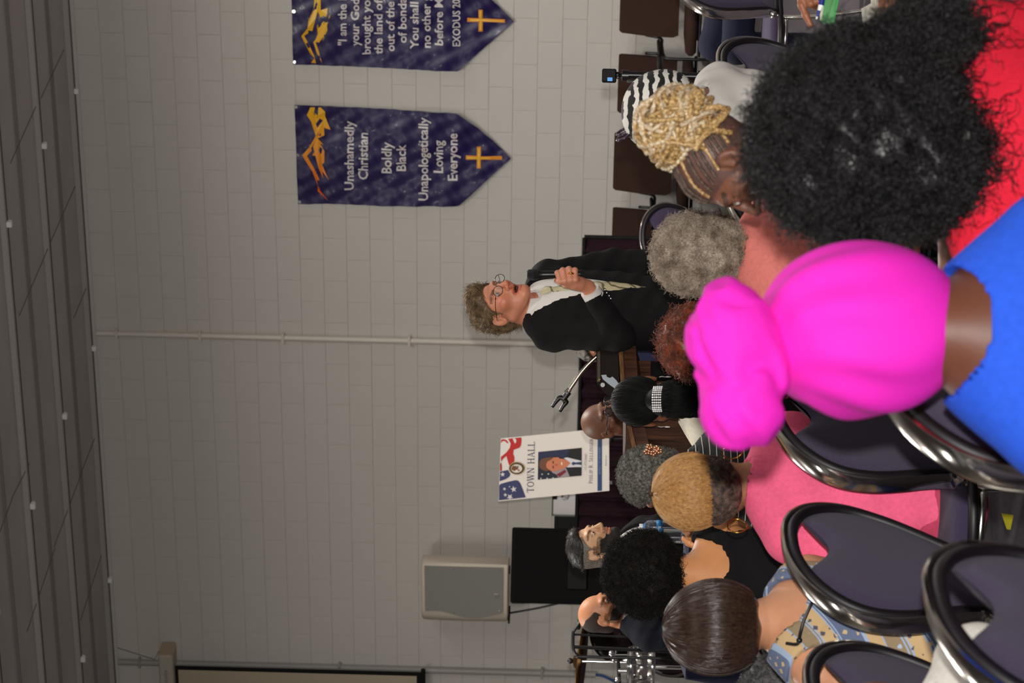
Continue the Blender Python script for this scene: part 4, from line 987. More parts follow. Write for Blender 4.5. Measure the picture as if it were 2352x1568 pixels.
# ================================================================== people: implicit-surface bodies
f32 = np.float32
def _ell(P, c, r, R=None):
    q = P - np.asarray(c, f32)
    if R is not None: q = q @ np.asarray(R, f32)
    r = np.asarray(r, f32); k0 = np.sqrt(((q / r) ** 2).sum(1)); k1 = np.sqrt(((q / (r * r)) ** 2).sum(1)) + 1e-9
    return k0 * (k0 - 1) / k1
def _cap(P, a, b, ra, rb=None):
    rb = ra if rb is None else rb
    a = np.asarray(a, f32); b = np.asarray(b, f32); ba = b - a; pa = P - a
    h = np.clip((pa @ ba) / max(1e-9, float(ba @ ba)), 0, 1)
    return np.sqrt(((pa - h[:, None] * ba) ** 2).sum(1)) - (ra + (rb - ra) * h)
def smin(a, b, k):
    h = np.maximum(k - np.abs(a - b), 0) / k; return np.minimum(a, b) - h * h * k * .25
def smax(a, b, k): return -smin(-a, -b, k)
def axis(lo, hi, coarse, fine):
    """non-uniform samples: fine = [(a, b, h), ...]"""
    xs = [lo]; 
    while xs[-1] < hi:
        x = xs[-1]; h = coarse
        for a, b, hh in fine:
            if a - hh * 1.5 <= x <= b: h = min(h, hh)
            elif x < a and x + h > a: h = max(hh, min(h, a - x))
        xs.append(x + h)
    return np.array(xs, f32)
def nets(fn, xs, ys, zs, B=6):
    nx, ny, nz = len(xs), len(ys), len(zs); V = np.full((nx, ny, nz), 1.0, f32)
    bx, by, bz = [list(range(0, n, B)) for n in (nx, ny, nz)]
    C = []; Hd = []; idx = []
    for i in bx:
        i1 = min(i + B, nx - 1)
        for j in by:
            j1 = min(j + B, ny - 1)
            for k in bz:
                k1 = min(k + B, nz - 1)
                C.append(((xs[i] + xs[i1]) / 2, (ys[j] + ys[j1]) / 2, (zs[k] + zs[k1]) / 2))
                Hd.append(.5 * math.sqrt((xs[i1] - xs[i]) ** 2 + (ys[j1] - ys[j]) ** 2 + (zs[k1] - zs[k]) ** 2)); idx.append((i, j, k))
    C = np.array(C, f32); Hd = np.array(Hd, f32); d = fn(C)
    act = np.abs(d) < Hd * 1.25 + .022
    pend = []; spans = []
    for n, (i, j, k) in enumerate(idx):
        sl = (slice(i, min(i + B, nx)), slice(j, min(j + B, ny)), slice(k, min(k + B, nz)))
        if not act[n]: V[sl] = d[n]
        else:
            X, Y, Z = np.meshgrid(xs[sl[0]], ys[sl[1]], zs[sl[2]], indexing='ij'); pend.append(np.stack([X.ravel(), Y.ravel(), Z.ravel()], 1)); spans.append((sl, X.shape))
    if not pend: return np.zeros((0, 3)), np.zeros((0, 4), int)
    A = np.concatenate(pend); out = np.empty(len(A), f32); step = 200000
    for s in range(0, len(A), step): out[s:s + step] = fn(A[s:s + step])
    o = 0
    for sl, sh in spans:
        m_ = sh[0] * sh[1] * sh[2]; V[sl] = out[o:o + m_].reshape(sh); o += m_
    V[0] = V[-1] = 1; V[:, 0] = V[:, -1] = 1; V[:, :, 0] = V[:, :, -1] = 1
    ins = V < 0
    cnt = np.zeros((nx - 1, ny - 1, nz - 1), np.int8)
    offs = [(a, b, c) for a in (0, 1) for b in (0, 1) for c in (0, 1)]
    for a, b, c in offs: cnt += ins[a:nx - 1 + a, b:ny - 1 + b, c:nz - 1 + c]
    I, J, K = np.nonzero((cnt > 0) & (cnt < 8)); n = len(I)
    cv = np.stack([V[I + a, J + b, K + c] for a, b, c in offs], 1); cp = np.stack([np.stack([xs[I + a], ys[J + b], zs[K + c]], 1) for a, b, c in offs], 1)
    acc = np.zeros((n, 3), f32); num = np.zeros(n, f32)
    for e0 in range(8):
        for e1 in range(e0 + 1, 8):
            if sum(abs(offs[e0][t] - offs[e1][t]) for t in range(3)) != 1: continue
            va, vb = cv[:, e0], cv[:, e1]; m_ = (va < 0) != (vb < 0); t = np.where(m_, va / np.where(va - vb == 0, 1, va - vb), 0)
            acc += np.where(m_[:, None], cp[:, e0] + (cp[:, e1] - cp[:, e0]) * t[:, None], 0); num += m_
    P = acc / num[:, None]
    ix = np.full((nx - 1, ny - 1, nz - 1), -1, np.int64); ix[I, J, K] = np.arange(n)
    F = []
    for ax in range(3):
        A0 = ins[:-1] if ax == 0 else ins[:, :-1] if ax == 1 else ins[:, :, :-1]
        A1 = ins[1:] if ax == 0 else ins[:, 1:] if ax == 1 else ins[:, :, 1:]
        i, j, k = np.nonzero(A0 != A1); s0 = A0[i, j, k]
        if ax == 0: ok = (j > 0) & (k > 0) & (j < ny - 1) & (k < nz - 1); qd = lambda i, j, k: [(i, j - 1, k - 1), (i, j, k - 1), (i, j, k), (i, j - 1, k)]
        elif ax == 1: ok = (i > 0) & (k > 0) & (i < nx - 1) & (k < nz - 1); qd = lambda i, j, k: [(i - 1, j, k - 1), (i - 1, j, k), (i, j, k), (i, j, k - 1)]
        else: ok = (i > 0) & (j > 0) & (i < nx - 1) & (j < ny - 1); qd = lambda i, j, k: [(i - 1, j - 1, k), (i, j - 1, k), (i, j, k), (i - 1, j, k)]
        i, j, k, s0 = i[ok], j[ok], k[ok], s0[ok]; Q = np.stack([ix[t] for t in qd(i, j, k)], 1); Q[~s0] = Q[~s0][:, ::-1]; F.append(Q)
    F = np.concatenate(F); F = F[(F >= 0).all(1)]
    return P, F
def vnorm(P, F):
    n = np.zeros_like(P); a = P[F[:, 2]] - P[F[:, 0]]; b = P[F[:, 3]] - P[F[:, 1]]; fn = np.cross(a, b)
    for k in range(4): np.add.at(n, F[:, k], fn)
    return n / (np.linalg.norm(n, axis=1, keepdims=True) + 1e-9)
def skin_mat(name, rough=.5, sss=.08):
    if name in MATS: return MATS[name]
    M = bpy.data.materials.new(name); M.use_nodes = True; n = M.node_tree.nodes; L = M.node_tree.links; b = n['Principled BSDF']
    a = n.new('ShaderNodeAttribute'); a.attribute_name = 'tint'; tc = n.new('ShaderNodeTexCoord'); t = n.new('ShaderNodeTexNoise'); t.inputs['Scale'].default_value = 38; t.inputs['Detail'].default_value = 5
    L.new(tc.outputs['Object'], t.inputs['Vector']); mr = n.new('ShaderNodeMapRange'); mr.inputs[3].default_value = .88; mr.inputs[4].default_value = 1.1; L.new(t.outputs[0], mr.inputs[0])
    mx = n.new('ShaderNodeVectorMath'); mx.operation = 'SCALE'; L.new(a.outputs['Color'], mx.inputs[0]); L.new(mr.outputs[0], mx.inputs['Scale']); L.new(mx.outputs[0], b.inputs['Base Color'])
    b.inputs['Roughness'].default_value = rough; b.inputs['Subsurface Weight'].default_value = sss; b.inputs['Subsurface Radius'].default_value = (.012, .005, .003); b.inputs['Subsurface Scale'].default_value = .4
    MATS[name] = M; return M
def set_tint(me, col):
    a = me.color_attributes.new('tint', 'FLOAT_COLOR', 'POINT'); c = np.ones((len(me.vertices), 4), f32); c[:, :3] = col; a.data.foreach_set('color', c.ravel())
def L3(c): return np.array(lin([v / 255 for v in c]), f32)
# ---------------------------------------------------------------- head field (head space, y forward, +x = wearer's right)
def head_sdf(P, opt):
    fat = opt.get('fat', 0.0); k = .018
    d = _ell(P, (0, -.018, .032), (.076, .096, .086))
    d = smin(d, _ell(P, (0, .028, -.03), (.060 + fat, .060, .078)), .03)
    for s in (-1, 1):
        d = smin(d, _cap(P, (s * (.050 + fat), -.012, -.055), (s * .018, .062, -.098), .018 + fat * .5, .016), .03)
        d = smin(d, _ell(P, (s * .044, .052, -.022), (.022 + fat * .5, .024, .02)), .022)
    d = smin(d, _ell(P, (0, .073, -.1), (.02, .016, .017)), .02)
    d = smin(d, _cap(P, (-.034, .076, .024), (.034, .076, .024), .011), .016)
    if opt.get('face', True):
        for s in (-1, 1):
            d = smax(d, -_ell(P, (s * .031, .1, .003), (.019, .017, .013)), .012)
            d = smin(d, _ell(P, (s * .031, .075, .001), (.0145, .0125, .0105)), .004)
        d = smin(d, _cap(P, (0, .086, .012), (0, .110, -.032), .0075, .0115), .010)
        for s in (-1, 1): d = smin(d, _ell(P, (s * .0125, .096, -.038), (.0085, .012, .008)), .007)
        mo = opt.get('mouth', 0.0)
        d = smin(d, _ell(P, (0, .083, -.058 + mo * .2), (.026, .012, .0075)), .008)
        d = smin(d, _ell(P, (0, .081, -.073 - mo), (.022, .012, .0075)), .008)
        d = smax(d, -_ell(P, (0, .096, -.0655 - mo * .4), (.021, .012, .0014 + mo * .62)), .004)
        for s in (-1, 1): d = smax(d, -_cap(P, (s * .022, .1, -.04), (s * .036, .083, -.07), .0035), .01)
    for s in (-1, 1):   # ears
        R = np.array([[math.cos(s * .35), -math.sin(s * .35), 0], [math.sin(s * .35), math.cos(s * .35), 0], [0, 0, 1]], f32)
        e = _ell(P, (s * .081, -.012, -.004), (.0075, .019, .031), R)
        e = smax(e, -_ell(P, (s * .090, -.006, .002), (.008, .011, .019), R), .005)
        e = smin(e, _ell(P, (s * .079, .002, -.008), (.005, .006, .007)), .005)
        d = smin(d, e, .006)
    return d
def hair_line(y):
    return np.interp(y, [-.12, -.06, -.035, -.028, .012, .018, .03, .055, .075, .1], [-.085, -.075, -.04, .02, .025, -.01, .02, .045, .062, .07]).astype(f32)
def fbm(P, sc, seed=0.0, oct_=3):
    v = np.zeros(len(P), f32); a = 1.0
    for o in range(oct_):
        q = P * sc * (1.9 ** o) + seed + o * 7.3
        v += a * (np.sin(q[:, 0] + 1.7 * np.sin(q[:, 1] * 1.3 + q[:, 2])) * np.sin(q[:, 1] * 1.1 + 1.3 * np.sin(q[:, 2] * 1.2 - q[:, 0])) + .5 * np.sin(q[:, 2] * 1.4 + np.sin(q[:, 0] * 1.5))); a *= .55
    return v * .55
# ---------------------------------------------------------------- strands
def strands(paths, r, m, nm, parent, taper=.4, tints=None):
    """paths (S,N,3) -> one mesh of three-sided tubes"""
    S, N, _ = paths.shape; T = np.gradient(paths, axis=1); T /= np.linalg.norm(T, axis=2, keepdims=True) + 1e-9
    up = rng.normal(size=(S, 1, 3)); A = np.cross(T, up); A /= np.linalg.norm(A, axis=2, keepdims=True) + 1e-9; Bn = np.cross(T, A)
    rr = (r if np.ndim(r) else np.full(S, r))[:, None, None] * np.linspace(1, taper, N)[None, :, None]
    V = np.stack([paths + rr * (A * math.cos(a) + Bn * math.sin(a)) for a in (0, 2 * PI / 3, 4 * PI / 3)], 2).reshape(-1, 3)
    s = np.arange(S)[:, None, None]; i = np.arange(N - 1)[None, :, None]; k = np.arange(3)[None, None, :]; k2 = (k + 1) % 3
    b = (s * N + i) * 3; F = np.stack(np.broadcast_arrays(b + k, b + k2, b + 3 + k2, b + 3 + k), -1).reshape(-1, 4)
    me = mesh(V, F, m, True)
    if tints is not None: set_tint(me, np.repeat(tints, N * 3, axis=0))
    return obj(nm, me, parent, kind='stuff')
def hair_mat(name, rgb, rgb2=None, rough=.45, sc=60, spec=.5):
    if name in MATS: return MATS[name]
    rgb2 = rgb2 or [v * 1.5 for v in rgb]
    M = mat(name, rgb, rough, spec=spec); n = M.node_tree.nodes; L = M.node_tree.links; b = n['Principled BSDF']
    tc = n.new('ShaderNodeTexCoord'); t = n.new('ShaderNodeTexNoise'); t.inputs['Scale'].default_value = sc; t.inputs['Detail'].default_value = 3
    r_ = n.new('ShaderNodeValToRGB'); r_.color_ramp.elements[0].position = .35; r_.color_ramp.elements[1].position = .68
    r_.color_ramp.elements[0].color = (*lin([v / 255 for v in rgb]), 1); r_.color_ramp.elements[1].color = (*lin([min(1, v / 255) for v in rgb2]), 1)
    L.new(tc.outputs['Object'], t.inputs['Vector']); L.new(t.outputs[0], r_.inputs[0]); L.new(r_.outputs[0], b.inputs['Base Color']); return M
def curls_on(P, Nn, n, m, nm, parent, L=.03, coil=.006, r=.0008, turns=2.0, mode='out', seg=10, keep=None, lift=0.0):
    if keep is not None: sel = np.nonzero(keep)[0]
    else: sel = np.arange(len(P))
    pick = rng.choice(sel, n); p = P[pick] + rng.normal(size=(n, 3)) * .002; nn = Nn[pick]
    t = rng.normal(size=(n, 3)); t -= nn * (t * nn).sum(1, keepdims=True); t /= np.linalg.norm(t, axis=1, keepdims=True)
    if mode == 'out': ax = nn * .8 + t * .6
    elif mode == 'down': 
        g = np.tile(np.array([0, 0, -1.0]), (n, 1)); g -= nn * (g * nn).sum(1, keepdims=True); ax = g + t * .7 + nn * .15
    else: ax = t + nn * .25
    ax /= np.linalg.norm(ax, axis=1, keepdims=True); u = np.cross(ax, nn + .01); u /= np.linalg.norm(u, axis=1, keepdims=True); v = np.cross(ax, u)
    ln = L * rng.uniform(.6, 1.3, n); ph = rng.uniform(0, 6.28, n); cr = coil * rng.uniform(.5, 1.2, n)
    s = np.linspace(0, 1, seg)
    ang = ph[:, None] + s[None] * turns * 2 * PI
    Q = p[:, None] + ax[:, None] * (s[None, :, None] * ln[:, None, None]) + cr[:, None, None] * (u[:, None] * np.cos(ang)[..., None] + v[:, None] * np.sin(ang)[..., None]) + nn[:, None] * lift
    return strands(Q, r, m, nm, parent, .6)
def meridians(parent, Hm, c, R, pole, n, m, nm, ph0=.05, ph1=2.4, r=.0011, seg=14, wob=.02, lift=.002, mask=None, wave=0.0, wf=8, endj=.08):
    """strands that flow over an ellipsoid away from 'pole' (head space)"""
    pole = Vector(pole).normalized(); q = pole.to_track_quat('Z', 'Y').to_matrix(); Q = np.array(q)
    th = rng.uniform(0, 2 * PI, n); a0 = ph0 + rng.uniform(0, .5, n) * (ph1 - ph0); a1 = ph1 + rng.normal(0, endj, n)
    s = np.linspace(0, 1, seg); ph = a0[:, None] + (a1 - a0)[:, None] * s[None]
    tt = th[:, None] + wob * np.sin(s[None] * 5 + rng.uniform(0, 6, n)[:, None]) + wave * np.sin(ph * wf)
    D = np.stack([np.sin(ph) * np.cos(tt), np.sin(ph) * np.sin(tt), np.cos(ph)], -1) @ Q.T
    R = np.array(R); rad = 1 / np.sqrt(((D / R) ** 2).sum(-1, keepdims=True)); X = np.array(c) + D * (rad + lift + rng.normal(0, .0012, (n, 1, 1)))
    if mask is not None:
        ok = mask(X.reshape(-1, 3)).reshape(n, seg).all(1); X = X[ok]
    X = X @ np.array(Hm.to_3x3()).T + np.array(Hm.translation)
    return strands(X, r, m, nm, parent, .7)
# ---------------------------------------------------------------- person
def hand_prims(w, d, n, thumb, s=1.0, curl=.5, spread=.012):
    """wrist w, direction d, palm normal n (towards the palm), thumb side vector"""
    w, d, n, th = [np.array(v, float) for v in (w, d, n, thumb)]; d /= np.linalg.norm(d); n -= d * (n @ d); n /= np.linalg.norm(n); th = np.cross(n, d) * np.sign(np.cross(n, d) @ th)
    pr = [('c', w, w + d * .045 * s, .024 * s, .03 * s)]
    for i in range(4):
        k = (i - 1.5) * -1; base = w + d * (.082 - .004 * abs(i - 1)) * s + th * k * .019 * s
        pr.append(('c', w + d * .03 * s + th * k * .012 * s, base, .014 * s, .011 * s))
        L_ = (.040, .044, .041, .032)[i] * s; a = 0; p = base; dd = d.copy()
        for j in range(3):
            a += curl * (1.0, 1.0, .7)[j]; dv = d * math.cos(a) + n * math.sin(a) + th * k * .12
            p2 = p + dv / np.linalg.norm(dv) * L_ * (1, .65, .5)[j]; pr.append(('c', p, p2, (.0098 - .0008 * j) * s, (.009 - .001 * j) * s)); p = p2
    b = w + d * .022 * s + th * .024 * s; p = b + (th * .8 + d * .8 + n * .25) * .028 * s; pr.append(('c', b, p, .014 * s, .011 * s)); p2 = p + (d * .9 + th * .25 + n * .5 * curl * 2) * .026 * s; pr.append(('c', p, p2, .011 * s, .0095 * s)); p3 = p2 + (d * .9 + n * .8 * curl) * .02 * s; pr.append(('c', p2, p3, .0095 * s, .008 * s))
    return pr
def ev(P, prims, k=.012):
    d = None
    for p in prims:
        if p[0] == 'c': e = _cap(P, p[1], p[2], p[3], p[4])
        else: e = _ell(P, p[1], p[2], p[3] if len(p) > 3 else None)
        d = e if d is None else smin(d, e, k)
    return d
class Person:
    def __init__(s, label, px, py, Z, yaw, head_yaw=None, pitch=0, tilt=0, scale=1.0, skin=(150, 100, 70), group='seated listeners', stand=False, opt=None,
                 shw=.165, sh_drop=.235, hip_z=None, lean=0.0, arms=None, res=.0045, body_shift=(0, 0), width=1.0, tintfn=None, neck_back=.0):
        s.opt = opt or {}; s.sc = scale; s.skin = skin
        H = at(px, py, Z); s.H = H; s.yaw = math.radians(yaw)
        head_yaw = yaw if head_yaw is None else head_yaw
        Rz = Matrix.Rotation(s.yaw, 3, 'Z'); sh = Rz @ Vector((body_shift[0], body_shift[1], 0))
        s.root = empty('person', (H.x + sh.x, H.y + sh.y, 0), s.yaw, label, 'person', group)
        s.inv = (Matrix.Translation(s.root.location) @ Matrix.Rotation(s.yaw, 4, 'Z')).inverted()
        hc = s.inv @ H; s.hc = np.array(hc)
        Rh = Matrix.Rotation(math.radians(head_yaw - yaw), 3, 'Z') @ Matrix.Rotation(math.radians(pitch), 3, 'X') @ Matrix.Rotation(math.radians(tilt), 3, 'Y')
        s.Rh = np.array(Rh); s.Hm = Matrix.Translation(hc) @ Rh.to_4x4() @ Matrix.Diagonal((scale, scale, scale, 1))
        z = hc.z; S = scale
        s.N = np.array([hc.x * .6, hc.y * .5 - .02, z - .17 * S])          # neck base
        zs = z - sh_drop * S; s.hip = np.array([0, -.03 - lean, (hip_z if hip_z else (.52 if not stand else .95 * z / 1.66))])
        W = shw * S * width
        s.S = {-1: np.array([-W + s.N[0], s.N[1] - .005, zs]), 1: np.array([W + s.N[0], s.N[1] - .005, zs])}
        s.width = width
        L1, L2 = .28 * S, .25 * S; s.E = {}; s.Wr = {}; s.hands = {}
        for k in (-1, 1):
            a = (arms or {}).get(k)
            if a is None:
                if stand: e = s.S[k] + np.array([k * .05, -.01, -L1]); w = e + np.array([0, .05, -L2])
                else:
                    e = s.S[k] + np.array([k * .06, .07, -L1 * .93]); w = e + np.array([-k * .08, L2 * .88, -.0])
                    w[2] = max(w[2], .60) if not stand else w[2]; e[2] = max(e[2], .56)
                s.E[k], s.Wr[k] = e, w; s.hands[k] = hand_prims(w, (w - e), (0, 0, -1) if not stand else (-k, 0, 0), (-k, 0, 0) if not stand else (0, 1, 0), S, .35)
            else:
                s.E[k], s.Wr[k] = np.array(a['E'], float), np.array(a['W'], float); s.hands[k] = a.get('hand') or hand_prims(s.Wr[k], a.get('d', s.Wr[k] - s.E[k]), a.get('n', (0, 0, -1)), a.get('t', (-k, 0, 0)), S, a.get('curl', .5))
        s.stand = stand; hp = s.hip
        if stand: s.K = {k: np.array([k * .1, .01, hp[2] * .52]) for k in (-1, 1)}; s.A = {k: np.array([k * .11, -.01, .08]) for k in (-1, 1)}
        else: s.K = {k: np.array([k * .13, .40, .53]) for k in (-1, 1)}; s.A = {k: np.array([k * .12, .42, .09]) for k in (-1, 1)}
        s.res = res; s.tintfn = tintfn
    def hs(s, P): return ((P - s.hc.astype(f32)) @ s.Rh.astype(f32)) / f32(s.sc)
    def torso(s, P, g=0.0, neck=True):
        N, hp, S, w = s.N, s.hip, s.sc, s.width; ch = N * .72 + hp * .28; ch = ch + np.array([0, .01, 0]); be = N * .35 + hp * .65
        d = _ell(P, ch + (0, 0, 0), (.150 * S * w + g, .105 * S + g, .19 * S + g))
        d = smin(d, _cap(P, s.S[-1] * .8 + s.S[1] * .2 + (0, 0, .0), s.S[1] * .8 + s.S[-1] * .2, .068 * S + g), .06)
        for k in (-1, 1): d = smin(d, _cap(P, N + (0, -.01, .035), s.S[k] + (0, 0, .006), .040 * S + g, .052 * S + g), .04)
        d = smin(d, _ell(P, be, (.14 * S * w + g, .11 * S + g, .2 * S + g)), .07)
        d = smin(d, _ell(P, hp + (0, 0, .02), (.165 * S * w + g, .13 * S + g, .12 * S + g)), .07)
        if s.opt.get('bust'):
            for k in (-1, 1): d = smin(d, _ell(P, ch + (k * .07, .085, .0), (.06 + g, .055 + g, .06 + g)), .04)
        return d
    def arm(s, P, k, g=0.0, part='all'):
        S = s.sc; d = _cap(P, s.S[k], s.E[k], .050 * S + g, .042 * S + g)
        if part == 'upper': return d
        return smin(d, _cap(P, s.E[k], s.Wr[k], .041 * S + g, .027 * S + g * .6), .02)
    def legs(s, P, g=0.0):
        d = None
        for k in (-1, 1):
            a = s.hip + np.array([k * .085, .0, -.01]); e = smin(_cap(P, a, s.K[k], .085 + g, .062 + g), _cap(P, s.K[k], s.A[k], .058 + g, .04 + g), .03); d = e if d is None else smin(d, e, .02)
        return d
    def body(s, fine_hands=(), res_hand=.004):
        def fn(P):
            d = head_sdf(s.hs(P), s.opt) * f32(s.sc)
            d = smin(d, _cap(P, s.hc - np.array([0, .03, .05]) * s.sc, s.N + (0, -.015, -.01), s.opt.get('neck', .052) * s.sc, s.opt.get('neck', .052) * 1.12 * s.sc), .02)
            d = smin(d, s.torso(P, -.004), .03)
            for k in (-1, 1): d = smin(d, s.arm(P, k, -.002), .02); d = smin(d, ev(P, s.hands[k], .007), .008)
            d = smin(d, s.legs(P, -.004), .03)
            for k in (-1, 1): d = smin(d, _ell(P, s.A[k] + (0, .07, -.045), (.045, .12, .042)), .03)
            return d
        h = s.res; c = s.hc; R_ = .135 * s.sc
        fx = [(c[0] - R_, c[0] + R_, h)]; fy = [(c[1] - R_, c[1] + R_, h)]; fz = [(c[2] - R_ - .02, c[2] + R_, h)]
        for k in fine_hands:
            w = np.array([p[2] for p in s.hands[k]]); lo, hi = w.min(0) - .03, w.max(0) + .03
            fx.append((lo[0], hi[0], res_hand)); fy.append((lo[1], hi[1], res_hand)); fz.append((lo[2], hi[2], res_hand))
        allp = np.array([c, *s.E.values(), *s.Wr.values(), *s.S.values(), *s.A.values(), *s.K.values()] + [p[2] for k in (-1, 1) for p in s.hands[k]])
        lo, hi = allp.min(0) - .16, allp.max(0) + .2; lo[2] = -.01; hi[2] = c[2] + .16
        xs, ys, zs = axis(lo[0], hi[0], .014, fx), axis(lo[1], hi[1], .014, fy), axis(lo[2], hi[2], .014, fz)
        P, F = nets(fn, xs, ys, zs); me = mesh(P, F, skin_mat('skin'), True)
        base = L3(s.skin); col = np.tile(base, (len(P), 1)); hp = s.hs(P.astype(f32))
        lipc = base * np.array(s.opt.get('lip', (.95, .62, .6)), f32)
        m_ = (np.abs(hp[:, 0]) < .027) & (hp[:, 1] > .068) & (hp[:, 2] < -.051) & (hp[:, 2] > -.081 - s.opt.get('mouth', 0)) & (((hp[:, 0] / .027) ** 2 + ((hp[:, 2] + .066) / (.0135 + s.opt.get('mouth', 0))) ** 2) < 1)
        col[m_] = lipc
        if s.opt.get('mouth', 0) > 0:
            m2 = (((hp[:, 0] / .02) ** 2 + ((hp[:, 2] + .0655 + s.opt['mouth'] * .4) / (.002 + s.opt['mouth'] * .6)) ** 2) < 1) & (hp[:, 1] > .06) & (hp[:, 1] < .088); col[m2] = L3((60, 20, 18))
        if s.opt.get('brow') is not None:
            b_ = L3(s.opt['brow']); ax = np.abs(hp[:, 0]); zc_ = .0215 + .009 * (ax - .03) / .03 - .25 * np.maximum(ax - .04, 0)
            m3 = (ax > .012) & (ax < .054) & (hp[:, 1] > .05) & (np.abs(hp[:, 2] - zc_) < .0056); col[m3] = b_ * .7 + base * .3
            m4 = (((ax - .031) / .016) ** 2 + ((hp[:, 2] - .006) / .003) ** 2 < 1) & (hp[:, 1] > .06); col[m4] = base * .35
        if s.tintfn: s.tintfn(hp, col, base)
        set_tint(me, col); s.bodyo = obj('body', me, s.root); return s.bodyo
    def part(s, nm, fn, m, lo, hi, h, smooth_=True, tint=None):
        P, F = nets(fn, axis(lo[0], hi[0], h, []), axis(lo[1], hi[1], h, []), axis(lo[2], hi[2], h, []))
        if len(P) == 0: return None, P, F
        me = mesh(P, F, m, True)
        if tint is not None: set_tint(me, tint(P.astype(f32)))
        return obj(nm, me, s.root), P, F
    def shirt(s, m, sleeve=.55, neck_r=.075, neck_y=-.0, nm='shirt', h=.010, g=.012, vneck=0.0, hem=None, wr=.004, wf=26, armhole=False, neck_drop=0.0, sh_y=0.0):
        def fn(P):
            d = s.torso(P, g)
            for k in (-1, 1):
                if armhole: continue
                if sleeve <= .6:
                    e = s.S[k] + (s.E[k] - s.S[k]) * sleeve * 1.6 if sleeve < .6 else s.E[k]; a = _cap(P, s.S[k], e, .052 * s.sc + g, .052 * s.sc + g)
                    dn = (s.E[k] - s.S[k]); dn = dn / np.linalg.norm(dn); cut = ((P - e.astype(f32)) @ dn.astype(f32)); a = smax(a, cut, .006)
                else:
                    a = s.arm(P, k, g); dn = (s.Wr[k] - s.E[k]); dn = dn / np.linalg.norm(dn); e = s.Wr[k] - dn * .01; a = np.maximum(a, (P - e.astype(f32)) @ dn.astype(f32))
                d = smin(d, a, .03)
            if wr: d = d + wr * np.sin(P[:, 2] * wf + 9 * P[:, 0] + 2 * np.sin(P[:, 1] * 17)) * np.clip((s.N[2] - .05 - P[:, 2]) * 6, 0, 1) + wr * .5 * np.sin(P[:, 2] * wf * 2.3 - 21 * P[:, 0] + P[:, 1] * 13)
            if armhole:
                for k in (-1, 1): d = smax(d, -(_ell(P, s.S[k] + np.array([k * .02, 0, -.02]), (.055 if armhole is True else armhole, .16, .095))), .008)
            # neck opening
            q = P - (s.N + np.array([0, neck_y, .03 - neck_drop])).astype(f32); d = smax(d, -(np.sqrt(q[:, 0] ** 2 + (q[:, 1]) ** 2 + (np.minimum(q[:, 2], 0) * 1.3) ** 2) - neck_r * s.sc), .006)
            if vneck: 
                y = P[:, 1] - s.N[1]; zz = s.N[2] - P[:, 2]; vv = np.abs(P[:, 0] - s.N[0]) - np.maximum(0, .075 * (1 - zz / vneck)); d = np.maximum(d, -np.maximum(vv, -(y - .02)))
            zb = hem if hem is not None else s.hip[2] - .03
            return np.maximum(d, zb - P[:, 2])
        pts = np.array([*s.S.values(), *s.E.values(), *s.Wr.values(), s.N, s.hip]); lo, hi = pts.min(0) - .22, pts.max(0) + .2; lo[2] = (hem if hem is not None else s.hip[2] - .03) - .02; hi[2] = s.N[2] + .12
        return s.part(nm, fn, m, lo, hi, h)
    def trousers(s, m, nm='trousers', h=.016):
        def fn(P):
            d = smin(s.legs(P, .014), _ell(P, s.hip + (0, 0, .0), (.175 * s.width, .14, .12)), .05); d = np.maximum(d, P[:, 2] - max(s.hip[2] + .06, s.K[1][2] + .1)); return np.maximum(d, .10 - P[:, 2])
        pts = np.array([s.hip, *s.K.values(), *s.A.values()]); lo, hi = pts.min(0) - .2, pts.max(0) + .2; lo[2] = .05; o = s.part(nm, fn, m, lo, hi, h)
        for k in (-1, 1):
            c = s.A[k] + np.array([0, .07, -.045])
            s.part('shoe', lambda P: np.maximum(smin(_ell(P, c, (.052, .135, .05)), _cap(P, s.A[k], s.A[k] + np.array([0, 0, -.04]), .052), .03), -P[:, 2] + .0), mat('shoe_leather', (22, 18, 16), .4), c - (.08, .17, .06), c + (.08, .17, .13), .011)
        return o
    def eyes(s, iris=(60, 40, 25), look=(0, 0)):
        for k in (-1, 1):
            q = MB(); q.sphere((k * .031, .0775, .001), (.0125, .0118, .0088), 14, 10); e = q.build('eye', mat('eye_white', (200, 192, 186), .25), s.root, smooth=True); e.matrix_local = s.Hm
            q = MB(); q.sphere((k * .031 + look[0], .0862, .001 + look[1]), (.0062, .0045, .0062), 12, 8); o = q.build('iris', mat('iris_%d' % iris[0], iris, .15), e, smooth=True)
            q = MB(); rr = (.0142, .0134, .0105); c = Vector((k * .031, .0772, .0012))
            for z0, z1 in ((.36, 1.0), (-1.0, -.42)):
                V = []; Fc = []; n, m_ = 14, 5
                for a in range(m_ + 1):
                    ph = math.asin(lerp(z0, z1, a / m_))
                    for b in range(n + 1):
                        th = PI * b / n; V.append((c.x + rr[0] * math.cos(ph) * math.cos(th), c.y + rr[1] * math.cos(ph) * math.sin(th), c.z + rr[2] * math.sin(ph)))
                Fc = [(a * (n + 1) + b, a * (n + 1) + b + 1, (a + 1) * (n + 1) + b + 1, (a + 1) * (n + 1) + b) for a in range(m_) for b in range(n)]; q.add(V, Fc)
            lid = q.build('eyelid', mat('lid_%d_%d' % (s.skin[0], s.skin[1]), [v * .86 for v in s.skin], .5), s.root, smooth=True); lid.matrix_local = s.Hm
